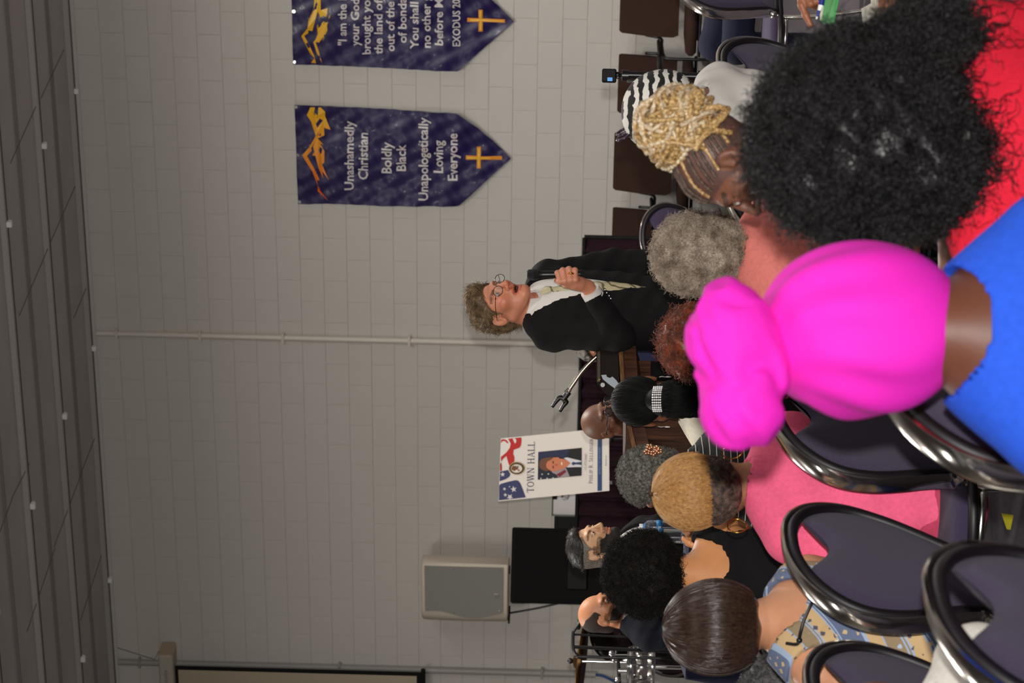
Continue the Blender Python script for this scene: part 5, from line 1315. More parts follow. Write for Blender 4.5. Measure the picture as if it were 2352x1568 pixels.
    def hair_shell(s, m, t=.012, region=None, noise=.003, nf=90, nm='hair', h=.005, extra=None, seed=1.0):
        Rr = .0
        def fn(P):
            q = s.hs(P); d = _ell(q, (0, -.018, .034), (.076 + t, .096 + t, .086 + t)); d = smin(d, _ell(q, (0, -.06, -.03), (.055 + t * .7, .045 + t * .7, .06)), .02)
            if extra: d = extra(q, d)
            d = d + noise * fbm(q, nf, seed)
            reg = hair_line(q[:, 1]) - q[:, 2] if region is None else region(q)
            return smax(d, reg, .006) * f32(s.sc)
        R_ = .17 * s.sc; return s.part(nm, fn, m, s.hc - R_, s.hc + R_, h)
    def blob(s, fn_h, m, nm, R_=.2, h=.006):
        return s.part(nm, lambda P: fn_h(s.hs(P)) * f32(s.sc), m, s.hc - R_, s.hc + R_, h)
    def hobj(s, q, nm, m, **kw):
        o = q.build(nm, m, s.root, **kw); o.matrix_local = s.Hm; return o
    def L(s, px, py, Z): return np.array(s.inv @ at(px, py, Z))
    def glasses(s, m, r=.022, rim=.0013, dark=None):
        for k in (-1, 1):
            q = MB(); P = [(k * .033 + r * 1.15 * math.cos(a), .105 - .12 * abs(k * .033 + r * 1.1 * math.cos(a)) ** 1.3, -.004 + r * .82 * math.sin(a)) for a in np.linspace(0, 2 * PI, 24, endpoint=False)]
            q.tube(P, rim, 6, closed=True); s.hobj(q, 'glasses_rim', m, smooth=True)
            q = MB(); q.add([(x, y, z) for x, y, z in P], [tuple(range(len(P)))]); s.hobj(q, 'glasses_lens', dark or mat('lens_glass', (205, 212, 205), .03, spec=.8, alpha=.14))
            q = MB(); q.tube([(k * .058, .096, .004), (k * .074, .06, .006), (k * .081, .0, .006), (k * .082, -.02, -.004)], rim * 1.1, 6); s.hobj(q, 'glasses_temple', m, smooth=True)
        q = MB(); q.tube([(-.010, .103, .004), (0, .108, .007), (.010, .103, .004)], rim, 6); s.hobj(q, 'glasses_bridge', m, smooth=True)
# ================================================================== the people
M_shoe = mat('shoe_leather', (22, 18, 16), .4)
def cloth_mat(name, rgb, rough=.88, **kw): return mat(name, rgb, rough, noise=.06, nscale=90, bump=.5, bscale=260, spec=.2, **kw)
M_black = cloth_mat('black_suit', (17, 16, 16)); M_navy = cloth_mat('navy_suit', (20, 22, 32)); M_white = mat('white_shirt', (216, 211, 204), .8, bump=.15, bscale=300)
M_dark = cloth_mat('dark_trousers', (28, 27, 32)); M_navyt = cloth_mat('navy_trousers', (26, 28, 46))
def stubble_fn(col255, amt=.6, sides=None):
    c = L3(col255)
    def fn(hp, col, base):
        x, y, z = np.abs(hp[:, 0]), hp[:, 1], hp[:, 2]
        m = (z < -.045 + .03 * np.clip((x - .03) / .03, 0, 1) * 1.0) & (y > -.01 - .0 * z) & (z > -.125)
        m |= (x > .055) & (z < .0) & (y > -.002) & (y < .035) & (z > -.12)
        lip = ((hp[:, 0] / .024) ** 2 + ((z + .066) / .010) ** 2) < 1
        k = m & ~lip & ~((x < .02) & (z > -.05)); k &= ~((x > .028) & (x < .05) & (z > -.062) & (y > .045))
        w = amt * (.75 + .25 * fbm(hp, 160, 3)); col[k] = col[k] * (1 - w[k, None]) + c * w[k, None]
        if sides is not None:
            s_ = (z > hair_line(y) - .004) & (x > .035); cs = L3(sides); col[s_] = col[s_] * .3 + cs * .7
    return fn
# ---------------------------------------------------------------- standing speaker
hl_z = 9.85
P = Person('standing man in black suit holding a microphone, grey-brown hair, glasses and open mouth', 1150, 698, hl_z, -130, -136, pitch=6, tilt=-4, scale=1.02, skin=(196, 128, 98),
           group=None, stand=True, opt=dict(mouth=.010, brow=(92, 66, 46), neck=.056, lip=(.9, .55, .5)), shw=.19, sh_drop=.205, res=.0032, width=1.05, body_shift=(0, 0),
           tintfn=lambda hp, col, base: (col.__setitem__((np.abs(hp[:, 0]) > .03) & (np.abs(hp[:, 0]) < .07) & (hp[:, 1] > .03) & (hp[:, 2] < -.005) & (hp[:, 2] > -.05), base * np.array([1.03, .94, .93], f32)),
                                         col.__setitem__((hp[:, 1] > .096) & (hp[:, 2] < -.02) & (hp[:, 2] > -.05), base * np.array([1.05, .88, .86], f32))))
sp = P
iv = lambda px, py, Z: P.L(px, py, Z)
P.S[1] = iv(1268, 762, 9.78); P.S[-1] = iv(1262, 640, 10.0)
P.E[1] = iv(1425, 772, 9.62); P.Wr[1] = iv(1350, 659, 9.50)
P.E[-1] = iv(1415, 604, 10.05); P.Wr[-1] = iv(1550, 596, 9.98)
ZH = 9.44; hp_ = []
wv = iv(1349, 658, 9.50); hp_.append(('c', wv, iv(1322, 648, 9.465), .026, .028)); hp_.append(('c', iv(1330, 652, 9.47), iv(1300, 650, 9.455), .024, .019))
for i, (kx, ky, px_, py_, r) in enumerate(((1287, 646, 1281, 627, .0105), (1298, 644, 1293, 621, .0112), (1311, 642, 1307, 618, .0108), (1322, 642, 1321, 620, .0095))):
    hp_.append(('c', iv(1330 - i * 1, 650, 9.465), iv(kx, ky, 9.435), .016, r * 1.15)); hp_.append(('c', iv(kx, ky, 9.435), iv(px_, py_, 9.44), r * 1.1, r))
    hp_.append(('c', iv(px_, py_, 9.44), iv(px_ + 1, py_ + 2, 9.485), r, r * .95)); hp_.append(('c', iv(px_ + 1, py_ + 2, 9.485), iv(px_ + 3, py_ + 16, 9.495), r * .9, r * .8))
hp_.append(('c', iv(1322, 655, 9.47), iv(1298, 650, 9.50), .017, .014)); hp_.append(('c', iv(1298, 650, 9.50), iv(1277, 643, 9.50), .0135, .0095))
P.hands[1] = hp_
P.body(fine_hands=(1,), res_hand=.003)
P.eyes((58, 66, 70)); M_gl = mat('glasses_metal', (70, 50, 34), .25, .8); P.glasses(M_gl)
# ring
q = MB(); c0_, c1_ = iv(1311, 629, 9.433), iv(1311, 622, 9.436); d_ = Vector(c1_ - c0_).normalized(); q.lathe([(.0100, -.003), (.0122, -.003), (.0122, .003), (.0100, .003)], 20, Matrix.Translation(Vector(c0_)) @ d_.to_track_quat('Z', 'Y').to_matrix().to_4x4()); q.build('ring', mat('gold', (214, 160, 70), .2, 1.0), P.root, smooth=True)
# hair
M_hairS = hair_mat('speaker_hair', (54, 40, 25), (122, 96, 62), rough=.5, sc=45)
def extra_s(q, d):
    d = smin(d, _ell(q, (.01, .045, .100), (.056, .045, .030)), .03); return d
o, Hp, Hf = P.hair_shell(M_hairS, .009, noise=.0045, nf=75, extra=extra_s, h=.004); hn = vnorm(Hp, Hf)
Pn = (Hp - P.hc) @ P.Rh / P.sc
def flow(Hp, hn, n, m, nm, parent, L, r, dirf, seg=8, curlamp=.003, out=.3, keep=None, kind=None):
    sel = np.arange(len(Hp)) if keep is None else np.nonzero(keep)[0]; pk = rng.choice(sel, n); p = Hp[pk]; nn = hn[pk]
    g = dirf(p); g = g - nn * (g * nn).sum(1, keepdims=True); g += rng.normal(size=g.shape) * .18 * np.linalg.norm(g, axis=1, keepdims=True); g /= np.linalg.norm(g, axis=1, keepdims=True) + 1e-9
    s = np.linspace(0, 1, seg); ln = L * rng.uniform(.5, 1.2, n); b = np.cross(g, nn); ph = rng.uniform(0, 6, n)
    k = s[None] * ln[:, None]
    Q = p[:, None] + g[:, None] * k[..., None] + nn[:, None] * (out * k * (1 - s[None] * .9))[..., None] + b[:, None] * (curlamp * np.sin(ph[:, None] + s[None] * 5))[..., None]
    return strands(Q, r, m, nm, parent, .4)
back_dir = np.array((P.Rh @ np.array([.25, -1, .1])))
flow(Hp, hn, 4200, hair_mat('speaker_hair_light', (62, 46, 28), (138, 110, 72), .45, 40), 'hair_strands', P.root, .034, .0010, lambda p: np.tile(back_dir, (len(p), 1)) + .55 * np.sin(p * 50), out=.05, curlamp=.003)
# suit
def jacket_fn(P, g=.022, opening=True, vz=.36, vw=.085, sl=(-1, 1), coat_hem=.62):
    w = 3.0
    def fn(Q):
        d = P.torso(Q, g)
        for k in sl: 
            a = P.arm(Q, k, g * .72); dn = (P.Wr[k] - P.E[k]); dn = dn / np.linalg.norm(dn); e = P.Wr[k] - dn * .035; a = np.maximum(a, (Q - e.astype(f32)) @ dn.astype(f32)); d = smin(d, a, .025)
        # fold creases
        d = d + .003 * np.sin(Q[:, 2] * 34 + 13 * Q[:, 0] + 2 * np.sin(Q[:, 1] * 15)) * np.clip((P.N[2] - .1 - Q[:, 2]) * 5, 0, 1) + .002 * np.sin(Q[:, 2] * 80 - 30 * Q[:, 0] + 22 * Q[:, 1])
        q = Q - (P.N + np.array([0, .012, .052])).astype(f32); d = smax(d, -(np.sqrt(q[:, 0] ** 2 + q[:, 1] ** 2 + np.minimum(q[:, 2], 0) ** 2) - .064 * P.sc), .006)
        if opening:
            zz = (P.N[2] + .05) - Q[:, 2]; vv = np.abs(Q[:, 0] - P.N[0] * .7) - np.maximum(0, vw * (1 - zz / vz) ** .8 if False else vw * np.clip(1 - zz / vz, 0, 1)); d = np.maximum(d, -np.maximum(vv, -(Q[:, 1] - P.N[1] - .03)))
        return np.maximum(d, coat_hem - Q[:, 2])
    return fn
def suit(P, m, hem=None, h=.009, **kw):
    hem = hem if hem is not None else P.hip[2] - .06
    pts = np.array([*P.S.values(), *P.E.values(), *P.Wr.values(), P.N, P.hip]); lo, hi = pts.min(0) - .22, pts.max(0) + .22; lo[2] = hem - .02; hi[2] = P.N[2] + .14
    o = P.part('jacket', jacket_fn(P, coat_hem=hem, **kw), m, lo, hi, h); return o
suit(P, M_black, hem=.80, h=.007, vz=.46, vw=.095)
P.shirt(M_white, sleeve=.1, neck_r=.058, neck_y=.005, nm='shirt', h=.007, g=.006, wr=.0, hem=1.0)
P.trousers(M_dark)
# collar: stand-up band with two points
def collar(P, m, r=.064, h0=-.0, h1=.060, gap=.35, w=.006):
    V = []; n = 26; c = P.N + np.array([0, .0, .015])
    for i in range(n + 1):
        a = PI / 2 + gap + (2 * PI - 2 * gap) * i / n; k = abs(math.cos((a - PI / 2) / 2)); front = max(0, math.sin(a))
        up = h1 - .022 * front
        ca, sa = math.cos(a), math.sin(a); R1 = r * P.sc
        for rr, z in ((R1 * .90, up), (R1 * .94, up + .003), (R1 * 1.12, -.004 - .03 * front ** 2 * 1.2), (R1 * 1.06, -.006 - .03 * front ** 2)): V.append(c + np.array([rr * ca, rr * sa * 1.02 + .006, z]))
    Fc = [(i * 4 + k, i * 4 + (k + 1) % 4, (i + 1) * 4 + (k + 1) % 4, (i + 1) * 4 + k) for i in range(n) for k in range(4)] + [(0, 3, 2, 1), (n * 4, n * 4 + 1, n * 4 + 2, n * 4 + 3)]
    me = mesh(V, Fc, m, True); me.set_sharp_from_angle(angle=.9); return obj('collar', me, P.root)
collar(P, M_white, r=.068)
def surf_y(P, x, z, g, y1=.3):
    """front surface of torso offset g at (x, z)"""
    ys = np.linspace(y1, -.05, 120).astype(f32); Q = np.stack([np.full(120, x, f32), ys + f32(P.N[1]), np.full(120, z, f32)], 1); d = P.torso(Q, g); i = np.nonzero(d < 0)[0]
    return float(Q[i[0], 1]) if len(i) else float(P.N[1]) + .1
def tie(P, m, L=.44, w0=.020, w1=.042):
    x = P.N[0] * .7; z0 = P.N[2] + .018; V = []; n = 16
    prof = [(0, .017), (.02, .023), (.038, .015), (.05, .016)] + [(.05 + (L - .05) * t, lerp(.017, w1, t)) for t in np.linspace(.1, .92, n - 4)] + [(L, .002)]
    for dz, w in prof:
        z = z0 - dz; y = surf_y(P, x, z, .006) + (.012 if dz < .045 else .005)
        if dz < .09: y = max(y, P.N[1] + .068)
        V += [(x - w, y - .003, z), (x - w * .4, y + .004, z), (x + w * .4, y + .004, z), (x + w, y - .003, z)]
    N_ = len(prof); Fc = [(r * 4 + k, r * 4 + k + 1, (r + 1) * 4 + k + 1, (r + 1) * 4 + k) for r in range(N_ - 1) for k in range(3)]
    return obj('tie', mesh(V, Fc, m, True), P.root)
Mt = mat('tie_silk', (168, 156, 118), .45); n_ = Mt.node_tree.nodes; L_ = Mt.node_tree.links
wv_ = n_.new('ShaderNodeTexWave'); wv_.inputs['Scale'].default_value = 13; wv_.bands_direction = 'DIAGONAL'; wv_.inputs['Distortion'].default_value = 9; wv_.inputs['Detail'].default_value = 3
tc_ = n_.new('ShaderNodeTexCoord'); rr_ = n_.new('ShaderNodeValToRGB'); rr_.color_ramp.elements[0].color = (*lin((.36, .32, .22)), 1); rr_.color_ramp.elements[1].color = (*lin((.74, .70, .56)), 1); rr_.color_ramp.elements[1].position = .4
L_.new(tc_.outputs['Object'], wv_.inputs['Vector']); L_.new(wv_.outputs[0], rr_.inputs[0]); L_.new(rr_.outputs[0], n_['Principled BSDF'].inputs['Base Color'])
tie(P, Mt, L=.46, w1=.046)
# cuff and sleeve buttons
q = MB(); w_ = P.Wr[1]; dn = P.Wr[1] - P.E[1]; dn = dn / np.linalg.norm(dn); q.cyl(w_ - dn * .05, w_ - dn * .016, .040, .0385, 24); q.build('shirt_cuff', M_white, P.root, auto=50)
for px, py in ((1389.5, 665), (1393.5, 672), (1399, 679), (1403, 685)):
    c = iv(px, py, 9.505); q = MB(); q.lathe([(0.001, .003), (.0042, .003), (.005, 0), (0.001, 0)][::-1], 12, Matrix.Translation(Vector(c)) @ (Vector(iv(px, py, 9.3)) - Vector(c)).to_track_quat('Z', 'Y').to_matrix().to_4x4()); q.build('sleeve_button', mat('button_dark', (40, 44, 52), .15), P.root, smooth=True)
# hand microphone (held: a thing of its own)
mc = at(1335, 629, 9.472); mic = empty('microphone', mc, 0, 'black handheld wireless microphone in the standing man\'s hand', 'microphone'); ax = (at(1210, 631, 9.472) - mc); Lm = ax.length; Mx = ax.to_track_quat('Z', 'Y').to_matrix().to_4x4()
q = MB(); q.lathe([(.001, 0), (.0135, .001), (.0145, .006), (.0145, Lm * .7), (.0150, Lm * .74), (.017, Lm * .78)], 20, Mx); q.build('handle', mat('mic_black', (20, 20, 21), .35), mic, auto=40)
q = MB(); q.lathe([(.0175, Lm * .78), (.0205, Lm * .80), (.0215, Lm * .86), (.0222, Lm * .865), (.0222, Lm * .885), (.0215, Lm * .89), (.0205, Lm * .96), (.016, Lm * .995), (.001, Lm)], 22, Mx); q.build('grille', mat('mic_grille', (18, 18, 18), .6, noise=.3, nscale=900, bump=1, bscale=1400), mic, smooth=True)

# ---------------------------------------------------------------- panel
def seated_suit(P, m_suit, m_shirt=M_white, tie_m=None):
    suit(P, m_suit, vz=.34, vw=.07); P.shirt(m_shirt, sleeve=.1, neck_r=.056, nm='shirt', g=.005, wr=.0, hem=P.N[2] - .35); collar(P, m_shirt, r=.062); P.trousers(M_dark)
    if tie_m: tie(P, tie_m, L=.34)
G = 'panel members seated behind the table'
P = Person('seated man with short dark hair and full dark beard, before the black loudspeaker', 1364, 1252, 11.7, -118, -116, pitch=2, tilt=-2, scale=1.0, skin=(206, 158, 118), group=G, opt=dict(brow=(34, 24, 18), fat=.002), res=.004,
           tintfn=stubble_fn((34, 26, 22), .88, sides=(70, 62, 54)), hip_z=.62)
P.body(); P.eyes((40, 26, 18)); seated_suit(P, M_black)
M_dkhair = hair_mat('dark_brown_hair', (18, 14, 12), (46, 38, 32), .5, 60)
o, Hp, Hf = P.hair_shell(M_dkhair, .007, noise=.002, nf=120, region=lambda q: np.maximum(hair_line(q[:, 1]) + .012 - q[:, 2], (.045 - q[:, 2])), extra=lambda q, d: smin(d, _ell(q, (0, .02, .092), (.055, .06, .026)), .03)); hn = vnorm(Hp, Hf)
bd_ = P.Rh @ np.array([.0, -1, 0]); flow(Hp, hn, 1200, M_dkhair, 'hair_strands', P.root, .025, .0009, lambda p: np.tile(bd_, (len(p), 1)), out=.02, curlamp=.001)
P.hair_shell(hair_mat('grey_fade_hair', (84, 76, 66), (140, 130, 118), .6, 200), .003, noise=.0008, nf=200, nm='side_hair', region=lambda q: np.maximum(hair_line(q[:, 1]) - q[:, 2], q[:, 2] - .055))
P.blob(lambda q: np.maximum(np.maximum(head_sdf(q, dict(face=False, fat=.002)) - .0028 + .0015 * fbm(q, 220, 2), q[:, 2] + .055 - .45 * np.clip(np.abs(q[:, 0]) - .04, 0, .06) * 2), np.maximum(-q[:, 1] + .012 - .2 * (q[:, 2] + .1), -(np.sqrt((q[:, 0] / .028) ** 2 + ((q[:, 2] + .066) / .0145) ** 2) - 1) * .012)), mat('beard_dark', (30, 23, 19), .8, noise=.4, nscale=300), 'beard', .15, .004)
P = Person('seated man with bald crown and short dark beard looking down, beside the drum kit', 1384, 1405, 12.5, -118, -114, pitch=-12, tilt=4, scale=1.0, skin=(204, 138, 98), group=G, opt=dict(brow=(84, 56, 40), fat=.004), res=.004,
           tintfn=stubble_fn((44, 34, 28), .78), hip_z=.62)
P.body(); P.eyes((44, 30, 20)); seated_suit(P, M_navy)
P.hair_shell(mat('cropped_hair', (52, 40, 32), .8, noise=.35, nscale=260), .0018, noise=.0006, nf=200, region=lambda q: np.maximum(hair_line(q[:, 1]) - q[:, 2], np.maximum(q[:, 2] - .085 + .5 * np.maximum(q[:, 1] + .03, 0), q[:, 1] - .03)))
P.blob(lambda q: np.maximum(np.maximum(head_sdf(q, dict(face=False, fat=.004)) - .002 + .0012 * fbm(q, 220, 2), q[:, 2] + .055 - .45 * np.clip(np.abs(q[:, 0]) - .04, 0, .06) * 2), np.maximum(-q[:, 1] + .014 - .2 * (q[:, 2] + .1), -(np.sqrt((q[:, 0] / .028) ** 2 + ((q[:, 2] + .066) / .0145) ** 2) - 1) * .012)), mat('beard_soft', (44, 34, 28), .85, noise=.4, nscale=300), 'beard', .15, .004)
P = Person('seated bald man with dark glasses in front of the TOWN HALL poster', 1392, 963, 12.1, -130, -142, pitch=-2, tilt=5, scale=1.02, skin=(104, 66, 44), group=G, opt=dict(brow=(30, 20, 15), fat=.005, lip=(.8, .6, .6)), res=.004, hip_z=.62)
P.body(); P.eyes((30, 18, 12)); seated_suit(P, M_navy); P.glasses(mat('black_glasses', (18, 18, 20), .25), .021, .0024, dark=mat('tinted_lens', (40, 44, 46), .05, spec=.9, alpha=.4))
P = Person('grey-haired person glimpsed between the standing man and the lectern', 1376, 792, 13.0, 180, scale=.98, skin=(196, 130, 96), group=G, hip_z=.55, res=.006)
P.body(); P.shirt(M_dark); P.trousers(M_dark); P.hair_shell(hair_mat('dark_grey_hair', (60, 56, 52), (120, 114, 106)), .014, noise=.005)

# ---------------------------------------------------------------- audience
A = 'seated audience members seen from behind'
def coil_head(P, Hp, Hf, n, m, nm='curls', **kw):
    return curls_on(Hp, vnorm(Hp, Hf), n, m, nm, P.root, **kw)
# curly grey head, salmon top
P = Person('person with curly grey hair and salmon top, in front of the standing man', 1612, 592, 7.0, 38, 25, pitch=4, scale=1.0, skin=(176, 122, 92), group=A, res=.006, shw=.17, sh_drop=.215)
P.body(); P.shirt(cloth_mat('salmon_top', (226, 128, 118)), neck_r=.07); P.trousers(M_dark)
M_grey = hair_mat('curly_grey_hair', (112, 96, 80), (186, 170, 150), .55, 30)
def gh(q):
    d = smin(_ell(q, (0, -.018, .025), (.100, .112, .108)), _ell(q, (0, -.06, -.045), (.085, .06, .065)), .04) + .005 * fbm(q, 70, 2)
    return smax(d, -_ell(q, (0, .10, -.06), (.06, .075, .11)), .01)
o, Hp, Hf = P.blob(gh, M_grey, 'hair', h=.006); coil_head(P, Hp, Hf, 4200, M_grey, L=.034, coil=.0065, r=.0009, turns=1.6, mode='tan', seg=11); coil_head(P, Hp, Hf, 900, M_grey, nm='stray_curls', L=.026, coil=.006, r=.0006, turns=1.5, mode='out', seg=10)
# red curly hair
P = Person('person with auburn curly hair behind the magenta head wrap', 1612, 790, 7.5, 20, 20, scale=1.0, skin=(150, 96, 66), group=A, res=.007)
P.body(); P.shirt(M_dark); P.trousers(M_dark)
M_red = hair_mat('auburn_hair', (74, 30, 13), (136, 62, 28), .5, 35)
o, Hp, Hf = P.blob(lambda q: smin(_ell(q, (0, -.018, .03), (.104, .112, .098)), _ell(q, (0, -.05, -.06), (.112, .08, .09)), .05) + .008 * fbm(q, 48, 5), M_red, 'hair', h=.007)
coil_head(P, Hp, Hf, 3400, M_red, L=.032, coil=.004, r=.0009, turns=1.5, mode='down', seg=12); coil_head(P, Hp, Hf, 250, M_red, nm='stray_curls', L=.022, coil=.005, r=.0006, turns=1.5, mode='out')
# black ponytail
P = Person('person with black ponytail, rhinestone clip and cream top, before the lectern', 1487, 922, 9.0, 12, 4, scale=1.0, skin=(120, 72, 46), group=A, res=.006, opt=dict(neck=.048), sh_drop=.25)
P.body(); P.shirt(cloth_mat('cream_top', (238, 230, 208)), neck_r=.07, sleeve=.3); P.trousers(M_dark)
M_blackhair = hair_mat('black_hair', (4, 4, 4), (9, 10, 9), .6, 50, spec=.2)
P.blob(lambda q: smax(_ell(q, (0, -.02, .032), (.0845, .106, .095)), hair_line(q[:, 1]) - .012 - q[:, 2], .006), M_blackhair, 'hair', h=.006)
meridians(P.root, P.Hm, (0, -.02, .032), (.0845, .106, .095), (0, .7, .75), 2600, M_blackhair, 'hair_strands', ph0=.2, ph1=2.9, r=.0009, mask=lambda X: (X[:, 2] > hair_line(X[:, 1]) - .02))
tail = catmull([(0, -.10, -.02), (0, -.16, -.03), (.004, -.185, -.09), (.012, -.17, -.17), (.012, -.15, -.25), (.006, -.14, -.31)], 6)
q = MB(); q.vtube(tail, [lerp(.028, .060, min(1, i / 12)) if i < 24 else lerp(.060, .02, (i - 24) / max(1, len(tail) - 25)) for i in range(len(tail))], 16); P.hobj(q, 'ponytail', M_blackhair, smooth=True)
TP = np.array(tail); n = 2200; th = rng.uniform(0, 6.28, n); s_ = np.linspace(0, len(TP) - 1, 16); C_ = np.stack([np.interp(s_, np.arange(len(TP)), TP[:, k]) for k in range(3)], 1)
rad = np.interp(s_, [0, 12, 24, len(TP) - 1], [.03, .062, .062, .03]); Q = C_[None] + (rad[None, :, None] * rng.uniform(.9, 1.12, (n, 1, 1))) * np.stack([np.cos(th), np.zeros(n), np.sin(th) * 0], -1)[:, None] + np.stack([np.zeros(n), np.sin(th), np.zeros(n)], -1)[:, None] * rad[None, :, None] * rng.uniform(.9, 1.1, (n, 1, 1))
Q += .003 * np.sin(s_[None, :, None] * 1.3 + rng.uniform(0, 6, (n, 1, 3))); Q = Q @ np.array(P.Hm.to_3x3()).T + np.array(P.Hm.translation); strands(Q, .0009, M_blackhair, 'ponytail_strands', P.root)
M_rhine = mat('rhinestone', (240, 236, 236), .12, .35, spec=1.0)
cl = obj('hair_clip', mesh([(0, 0, 0), (.001, 0, 0), (0, .001, 0)], [(0, 1, 2)], M_rhine), P.root); cl.matrix_local = P.Hm
V = MB()
for i in range(5):
    for j in range(12):
        a = math.radians(-58 + j * 10.5); c = Vector((math.sin(a) * .050, -.160 - math.cos(a) * .072 - i * .005, -.022 + math.cos(a) * .012 - i * .0066)); V.sphere(c, .0037, 6, 4)
cs = V.build('stones', M_rhine, cl, smooth=True, kind='stuff')
for k in (-1, 1):
    q = MB(); q.tube([(k * .088, -.012, -.04), (k * .09, -.02, -.05), (k * .088, -.016, -.062)], .0012, 6); q.sphere((k * .089, -.018, -.072), (.003, .003, .010), 8, 6); P.hobj(q, 'earring', M_rhine, smooth=True)
for j in range(14):
    a = math.radians(-140 - j * 7.5); q = MB(); c = P.N + np.array([.082 * math.cos(a), .01 + .08 * math.sin(a), .03]); q.sphere(c, .005, 8, 6); q.build('necklace_bead', M_rhine, P.root, smooth=True)
# salt and pepper head with flower, striped top
Ms = mat('striped_top', (20, 18, 18), .8); n_ = Ms.node_tree.nodes; L_ = Ms.node_tree.links
def stripes(Mt, cols, scale, axis=2, dist=.6, stops=None, dscale=1.0):
    n_ = Mt.node_tree.nodes; L_ = Mt.node_tree.links; w = n_.new('ShaderNodeTexWave'); w.bands_direction = 'XYZ'[axis]; w.inputs['Scale'].default_value = scale; w.inputs['Distortion'].default_value = dist; w.inputs['Detail Scale'].default_value = dscale; w.wave_profile = 'SAW'
    t = n_.new('ShaderNodeTexCoord'); r = n_.new('ShaderNodeValToRGB'); r.color_ramp.interpolation = 'CONSTANT'
    for i, (p_, c) in enumerate(cols):
        el = r.color_ramp.elements[i] if i < 2 else r.color_ramp.elements.new(p_); el.position = p_; el.color = (*lin([v / 255 for v in c]), 1)
    L_.new(t.outputs['Object'], w.inputs['Vector']); L_.new(w.outputs[0], r.inputs[0]); L_.new(r.outputs[0], n_['Principled BSDF'].inputs['Base Color'])
stripes(Ms, [(0, (20, 18, 18)), (.68, (206, 200, 190)), (.80, (20, 18, 18))], 14)
P = Person('person with salt and pepper hair and black, white and gold top left of the lectern', 1510, 1104, 8.45, 62, 55, pitch=-4, tilt=3, scale=1.0, skin=(138, 84, 58), group=A, res=.006, shw=.18, body_shift=(.10, 0))
P.body(); P.shirt(Ms, neck_r=.07, sleeve=.55); P.trousers(cloth_mat('mustard_skirt', (120, 88, 24)))
M_sp = hair_mat('salt_pepper_hair', (44, 42, 38), (120, 116, 104), .65, 110)
o, Hp, Hf = P.hair_shell(M_sp, .014, noise=.003, nf=110); coil_head(P, Hp, Hf, 3200, M_sp, L=.011, coil=.003, r=.0008, turns=1.5, mode='tan', seg=7)
M_rose = mat('rose_gold', (226, 166, 128), .25, .9)
for i, (a, b) in enumerate(((1492, 1026), (1500, 1041), (1508, 1030), (1486, 1038), (1514, 1036))):
    c = P.L(a, b, 8.36); q = MB()
    for j in range(5):
        an = j * 1.2566 + i; q.sphere(Vector(c) + Vector((.0, .007 * math.cos(an), .007 * math.sin(an))), (.004, .006, .006), 8, 6)
    q.build('hair_flower', M_rose, P.root, smooth=True)
# golden cropped hair, pink T-shirt, hoops
M_pink = cloth_mat('pink_tshirt', (250, 104, 142)); 
P = Person('person with golden top hair, dark nape, hoop earrings and pink T-shirt', 1628, 1126, 6.6, 46, 3, pitch=2, tilt=-5, scale=1.0, skin=(176, 116, 84), group=A, res=.005, sh_drop=.205, shw=.175, hip_z=.47, opt=dict(neck=.05))
P.body(); P.shirt(M_pink, neck_r=.064, sleeve=.45, hem=.39, wr=.007, wf=19, h=.008); P.trousers(cloth_mat('rose_skirt', (196, 70, 100)))
M_gold = hair_mat('golden_hair', (164, 118, 64), (194, 147, 88), .42, 120); M_nape = hair_mat('dark_nape_hair', (48, 36, 30), (112, 92, 80), .6, 60)
P.hair_shell(M_nape, .010, noise=.003, nf=120, nm='nape_hair'); 
topc, topr = (0, -.022, .046), (.096, .112, .100)
P.blob(lambda q: smax(_ell(q, topc, topr) + .004 * fbm(q, 60, 1), (.035 - .25 * q[:, 1] - .0) - q[:, 2] - .01 + .012 * fbm(q, 70, 6), .012), M_gold, 'hair', h=.005)
meridians(P.root, P.Hm, topc, topr, (0, -.15, 1), 4200, M_gold, 'hair_strands', ph0=.1, ph1=1.72, r=.0012, wob=.10, endj=.2, lift=.003, mask=lambda X: (X[:, 1] < .075) & (X[:, 2] > -.075))
meridians(P.root, P.Hm, (0, -.022, .0), (.088, .105, .085), (0, -.1, 1), 3000, M_nape, 'nape_strands', ph0=1.2, ph1=2.2, r=.001, wob=.25, endj=.12, lift=.001, mask=lambda X: (X[:, 1] < .02) & (X[:, 2] > -.095))
M_goldm = mat('gold', (214, 160, 70), .2, 1.0)
for k in (-1, 1):
    q = MB(); q.tube([(k * (.096 + .017 * math.sin(a)), -.022 - .018 * math.sin(a), -.066 + .026 * math.cos(a)) for a in np.linspace(0, 2 * PI, 28, endpoint=False)], .0016, 8, closed=True); P.hobj(q, 'hoop_earring', M_goldm, smooth=True)
# short black afro, tan shoulders, black top, hand with can
P = Person('person with short black afro, bare tan shoulders and black top', 1506, 1322, 7.8, 25, 20, scale=.98, skin=(204, 140, 88), group=A, res=.006, shw=.175, sh_drop=.205)
P.E[1] = P.L(1705, 1232, 8.12); P.Wr[1] = P.L(1652, 1252, 7.9); P.hands[1] = hand_prims(P.Wr[1], P.L(1604, 1240, 7.84) - P.Wr[1], P.L(1630, 1200, 8.0) - P.Wr[1], (P.L(1600, 1205, 7.75) - P.Wr[1]), 1.0, .75)
P.body(fine_hands=(1,), res_hand=.004)
P.shirt(M_dark if False else cloth_mat('black_top', (16, 15, 16)), neck_r=.115, sleeve=.2, armhole=.085, neck_drop=.04); P.trousers(M_dark)
M_afro = hair_mat('short_afro_hair', (8, 6, 5), (26, 20, 16), .7, 45, spec=.2)
o, Hp, Hf = P.blob(lambda q: _ell(q, (0, -.02, .035), (.132, .125, .125)) + .010 * fbm(q, 55, 4), M_afro, 'hair', h=.007)
